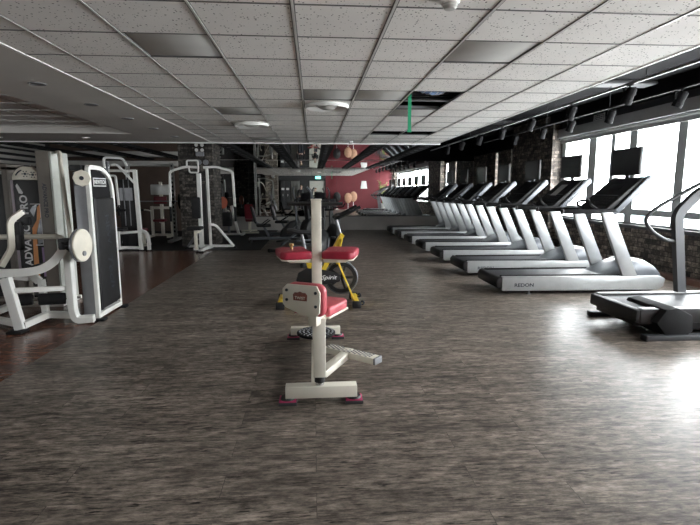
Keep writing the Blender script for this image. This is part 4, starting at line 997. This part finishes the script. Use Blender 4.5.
t = thing('potted_plant', 'tall leafy green plant in a pale pot at the end of the red wall', 'plant', (5.2, -.8, 0))
M().lathe([(0, 0), (.16, 0), (.21, .42), (.23, .45), (.2, .45), (.18, .40), (0, .40)], (5.2, -.8, 0), seg=28).build('pot', POT, t)
st = M(); lf = M()
for k in range(9):
    a = 2*pi*k/9+random.uniform(-.2, .2); hgt = random.uniform(1.5, 2.15); rr = random.uniform(.12, .36)
    pts = [(5.2+.04*cos(a), -.8+.04*sin(a), .38), (5.2+rr*.4*cos(a), -.8+rr*.4*sin(a)*.7, hgt*.7), (5.2+rr*cos(a), -.8+rr*.7*sin(a), hgt)]
    st.tube(pts, .009, .3, 6)
    for q in range(14):
        f = .35+.65*q/13; z = .38+(hgt-.38)*f; r_ = .04+(rr-.04)*f; b = a+q*2.4
        o = V((5.2+r_*cos(a), -.8+r_*.7*sin(a), z)); d = V((cos(b), sin(b)*.7, random.uniform(.1, .7))).normalized(); L = random.uniform(.14, .24)
        w = d.cross(V((0, 0, 1))).normalized()*.035
        lf.raw([o, o+d*L*.45+w, o+d*L-V((0, 0, .04)), o+d*L*.45-w, o+d*L*.45+V((0, 0, .012))], [(0, 1, 4), (1, 2, 4), (2, 3, 4), (3, 0, 4)])
st.build('stem', LEAF, t); lf.build('foliage', LEAF, t)
t = thing('exit_sign', 'small lit green exit sign above the doorway', 'exit sign', (.36, YB+.03, 2.36))
b_ = M().bb(.16, .56, YB+.002, YB+.05, 2.27, 2.45, .008).build('casing', TRIMW, t)
M().bb(.175, .545, YB+.05, YB+.053, 2.285, 2.435).build('lit_face', EXITG, t)
M().text('EXIT', (.36, YB+.0545, 2.36), (-1, 0, 0), (0, 0, 1), .11, thick=.01).build('lettering', TXTW, t)
t = thing('locker', 'tall black double locker beside the grey curtain', 'locker', (-2.05, -.9, 0))
M().bb(-2.4, -1.7, YB+.01, -.7, .02, 2.15, .008).bb(-2.4, -1.7, YB+.01, -.72, 0, .03).build('body', BLACK, t)
for x in (-2.39, -2.04):
    d_ = M().bb(x, x+.335, -.70, -.68, .08, 2.12, .005).build('door', DGREY, t)
    M().bb(x+.15, x+.18, -.68, -.66, 1.0, 1.16, .004).bb(x+.06, x+.27, -.68, -.678, 1.45, 1.6).build('handle', TXTW, d_)
s = M(); rings = [[V((-1.62+.62*i/40, -.85+.035*sin(i*1.25)+.01*sin(z*5+i), z)) for i in range(41)]+[V((-1.0-.62*i/40, -.87+.035*sin((40-i)*1.25), z)) for i in range(41)] for z in (.03, .7, 1.4, 2.1)]
t = thing('curtain', 'grey hanging curtain beside the dark doorway', 'curtain', (-1.3, -.86, 0))
M().loft(rings).build('cloth', mat('grey curtain cloth', (.30, .30, .29), .85, 0, .12, 20), t)
M().cyl((-1.66, -.86, 2.12), (-.96, -.86, 2.12), .015).build('curtain_rail', CHROME, t)

# ---------------------------------------------------------------- people (both only seen in the mirror)
def skin(name, J, E, m, parent, sub=2, root=0, flatt=None):
    me = bpy.data.meshes.new(name); me.from_pydata([V(j[:3]) for j in J], E, []); me.materials.append(m)
    o = bpy.data.objects.new(name, me); COL.objects.link(o); o.parent = parent
    o.modifiers.new('Skin', 'SKIN'); sd = o.modifiers.new('Sub', 'SUBSURF'); sd.levels = sub; sd.render_levels = sub
    o.modifiers['Skin'].use_smooth_shade = True
    for i, j in enumerate(J):
        v = me.skin_vertices[0].data[i]; r = j[3]; v.radius = r if hasattr(r, '__len__') else (r, r); v.use_root = (i == root)
    return o
def person(lab, loc, rz, height, hair, arms, phone=None):
    t = thing('person', lab, 'person', (0, 0, 0)); k = height/1.72
    J = [(0, 0, .95, (.15, .10)), (0, .01, 1.12, (.125, .09)), (0, .0, 1.30, (.16, .10)), (0, -.01, 1.42, (.10, .075)), (0, .0, 1.50, .052), (0, .02, 1.57, .055)]
    E = [(0, 1), (1, 2), (2, 3), (3, 4), (4, 5)]
    J += [(0, .025, 1.62, (.074, .088)), (0, .015, 1.68, (.064, .075))]; E += [(5, 6), (6, 7)]
    top = {}
    for sg, nm in ((-1, 'L'), (1, 'R')):
        b = len(J)
        J += [(sg*.095, 0, .86, .085), (sg*.105, .02, .50, .058), (sg*.11, -.02, .28, .052), (sg*.11, -.03, .09, .036), (sg*.115, .10, .045, (.038, .03)), (sg*.12, .17, .035, (.036, .022))]
        E += [(0, b)]+[(b+i, b+i+1) for i in range(5)]
        a = len(J); sh, el, wr = (sg*.185, -.01, 1.40), arms[nm][0], arms[nm][1]
        J += [(*sh, .052), (*el, .041), (*[(p+q)/2 for p, q in zip(el, wr)], .04), (*wr, .027)]
        E += [(3, a), (a, a+1), (a+1, a+2), (a+2, a+3)]
        w = V(wr); d = (w-V(el)).normalized(); side = V(arms[nm][2]).normalized(); nrm = d.cross(side).normalized()*arms[nm][3]
        pm = len(J); J.append((*(w+d*.05), (.032, .02))); E.append((a+3, pm))
        for f, (off, L) in enumerate(((-.030, .064), (-.010, .074), (.010, .070), (.030, .055))):
            i = len(J); p0 = w+d*.09+side*off; p1 = p0+d*L*.5+nrm*.008; p2 = p1+d*L*.38+nrm*.024
            J += [(*p0, .0095), (*p1, .0085), (*p2, .007)]; E += [(pm, i), (i, i+1), (i+1, i+2)]
        i = len(J); p0 = w+d*.045-side*.036; p1 = p0+d*.035-side*.016+nrm*.012
        J += [(*p0, .011), (*p1, .009)]; E += [(pm, i), (i, i+1)]
        top[nm] = (sh, el, wr)
    body = skin('body', J, E, SKIN, t)
    # jacket and trousers follow the limbs
    JJ = [(0, 0, .93, (.175, .125)), (0, .01, 1.12, (.15, .115)), (0, 0, 1.30, (.18, .125)), (0, -.005, 1.43, (.115, .09)), (0, 0, 1.475, (.066, .066))]
    EE = [(0, 1), (1, 2), (2, 3), (3, 4)]
    for sg, nm in ((-1, 'L'), (1, 'R')):
        sh, el, wr = top[nm]; b = len(JJ)
        JJ += [(*sh, .07), (*el, .056), (*[p+(q-p)*.92 for p, q in zip(el, wr)], .042)]; EE += [(3, b), (b, b+1), (b+1, b+2)]
    skin('jacket', JJ, EE, CLOTH, t)
    JJ = [(0, 0, .98, (.165, .115)), (0, 0, .90, (.17, .12))]; EE = [(0, 1)]
    for sg in (-1, 1):
        b = len(JJ); JJ += [(sg*.098, 0, .80, .10), (sg*.105, .02, .50, .075), (sg*.11, -.02, .26, .068), (sg*.112, -.03, .10, .06)]
        EE += [(1, b), (b, b+1), (b+1, b+2), (b+2, b+3)]
    skin('trousers', JJ, EE, DENIM, t)
    for sg in (-1, 1):
        s = M().loft([[V((sg*.115+w*cos(2*pi*i/14), y, max(.002, .04+h*sin(2*pi*i/14)-(.0)))) for i in range(14)] for y, w, h in ((-.09, .03, .03), (-.07, .045, .05), (.0, .048, .055), (.1, .05, .045), (.17, .045, .035), (.20, .02, .02))])
        s.build('shoe', BLACKM, t)
    f = M().ball((0, .115, 1.625), (.012, .016, .02), 10).build('nose', SKIN, t)
    s = M()
    for sg in (-1, 1): s.ball((sg*.030, .094, 1.648), (.012, .008, .008), 10)
    s.build('eyes', TXTW, t)
    s = M()
    for sg in (-1, 1): s.ball((sg*.030, .100, 1.648), (.006, .004, .006), 8)
    s.build('pupils', INK, t)
    M().ball((0, .100, 1.585), (.024, .008, .007), 10).build('mouth', mat('lips', (.45, .18, .16), .5, 0, .05), t)
    s = M()
    for sg in (-1, 1): s.ball((sg*.078, .02, 1.635), (.012, .02, .032), 10)
    s.build('ears', SKIN, t)
    s = M().ball((0, .0, 1.685), (.088, .098, .075), 20).ball((0, -.035, 1.63), (.085, .068, .085), 18)
    s.build('hair', hair, t)
    for o in [t]: o.scale = (k, k, k)
    t.location = loc; t.rotation_euler[2] = rz
    return t
person('person in black jacket holding up a phone to take the picture', (.16, -.40, 0), 0, 1.58, HAIRB,
       {'L': ((-.24, .12, 1.16), (-.18, .33, 1.46), (1, 0, 0), -1), 'R': ((.22, .12, 1.16), (-.02, .33, 1.46), (-1, 0, 0), 1)})
tag(M().bb(-.078, .078, -.03, -.02, 1.40, 1.478, .004).build('phone', BLACK), 'black phone held up by the person taking the picture', 'phone')
person('person in a dark jacket standing by the curtain with arms hanging down', (-.88, -.55, 0), R(-6), 1.76, HAIRB,
       {'L': ((-.25, -.02, 1.14), (-.25, .06, .90), (0, 1, 0), 1), 'R': ((.25, -.02, 1.14), (.25, .06, .90), (0, 1, 0), -1)})

# ---------------------------------------------------------------- outside the windows
t = thing('outside_tower', 'pale cyan narrow tower standing outside beyond the window', 'building', (31, 44, -6))
w = M().bb(30.6, 31.6, 43.8, 44.6, -6, 26).build('wall', CYAN, t)
s = M()
for k in range(10): s.bb(30.58, 31.62, 43.78, 44.62, -5+k*3, -4.8+k*3)
s.build('floor_band', CYAN, w)

# ---------------------------------------------------------------- light, camera
wd = bpy.data.worlds.new('sky'); S.world = wd; wd.use_nodes = True
bg = wd.node_tree.nodes['Background']; bg.inputs[0].default_value = (.96, .985, 1, 1); bg.inputs[1].default_value = SKY
for a, b_ in OPEN:
    L = bpy.data.lights.new('window_portal', 'AREA'); L.shape = 'RECTANGLE'; L.size = HEAD-SILL; L.size_y = b_-a; L.cycles.is_portal = True
    o = bpy.data.objects.new('window_portal', L); COL.objects.link(o); o.location = (XR+.2, (a+b_)/2, (HEAD+SILL)/2); o.rotation_euler = (0, pi/2, 0)
L = bpy.data.lights.new('window_portal', 'AREA'); L.shape = 'RECTANGLE'; L.size = 1.3; L.size_y = 1.7; L.cycles.is_portal = True
o = bpy.data.objects.new('window_portal', L); COL.objects.link(o); o.location = (-8.35, YB-.18, 1.65); o.rotation_euler = (pi/2, 0, 0)  # portal of the added fill window
o.rotation_euler = (-pi/2+pi, 0, 0)
cd = bpy.data.cameras.new('camera'); cam = bpy.data.objects.new('camera', cd); COL.objects.link(cam)
cd.sensor_width = 36; cd.lens = 36*485/700; cam.location = (0, 0, 1.45); cam.rotation_euler = (R(90-8.5), 0, R(-4.28)); cd.clip_start = .02; cd.clip_end = 300
S.camera = cam
S.view_settings.view_transform = 'Standard'; S.view_settings.look = 'None'; S.view_settings.gamma = 1; S.view_settings.exposure = EXPO
S.view_settings.use_curve_mapping = False
cy = S.cycles
cy.max_bounces = 12; cy.diffuse_bounces = 8; cy.glossy_bounces = 6; cy.transparent_max_bounces = 12; cy.transmission_bounces = 4
cy.sample_clamp_indirect = 6; cy.caustics_reflective = False; cy.caustics_refractive = False
cy.use_denoising = True
try: cy.denoiser = 'OPENIMAGEDENOISE'
except Exception: pass
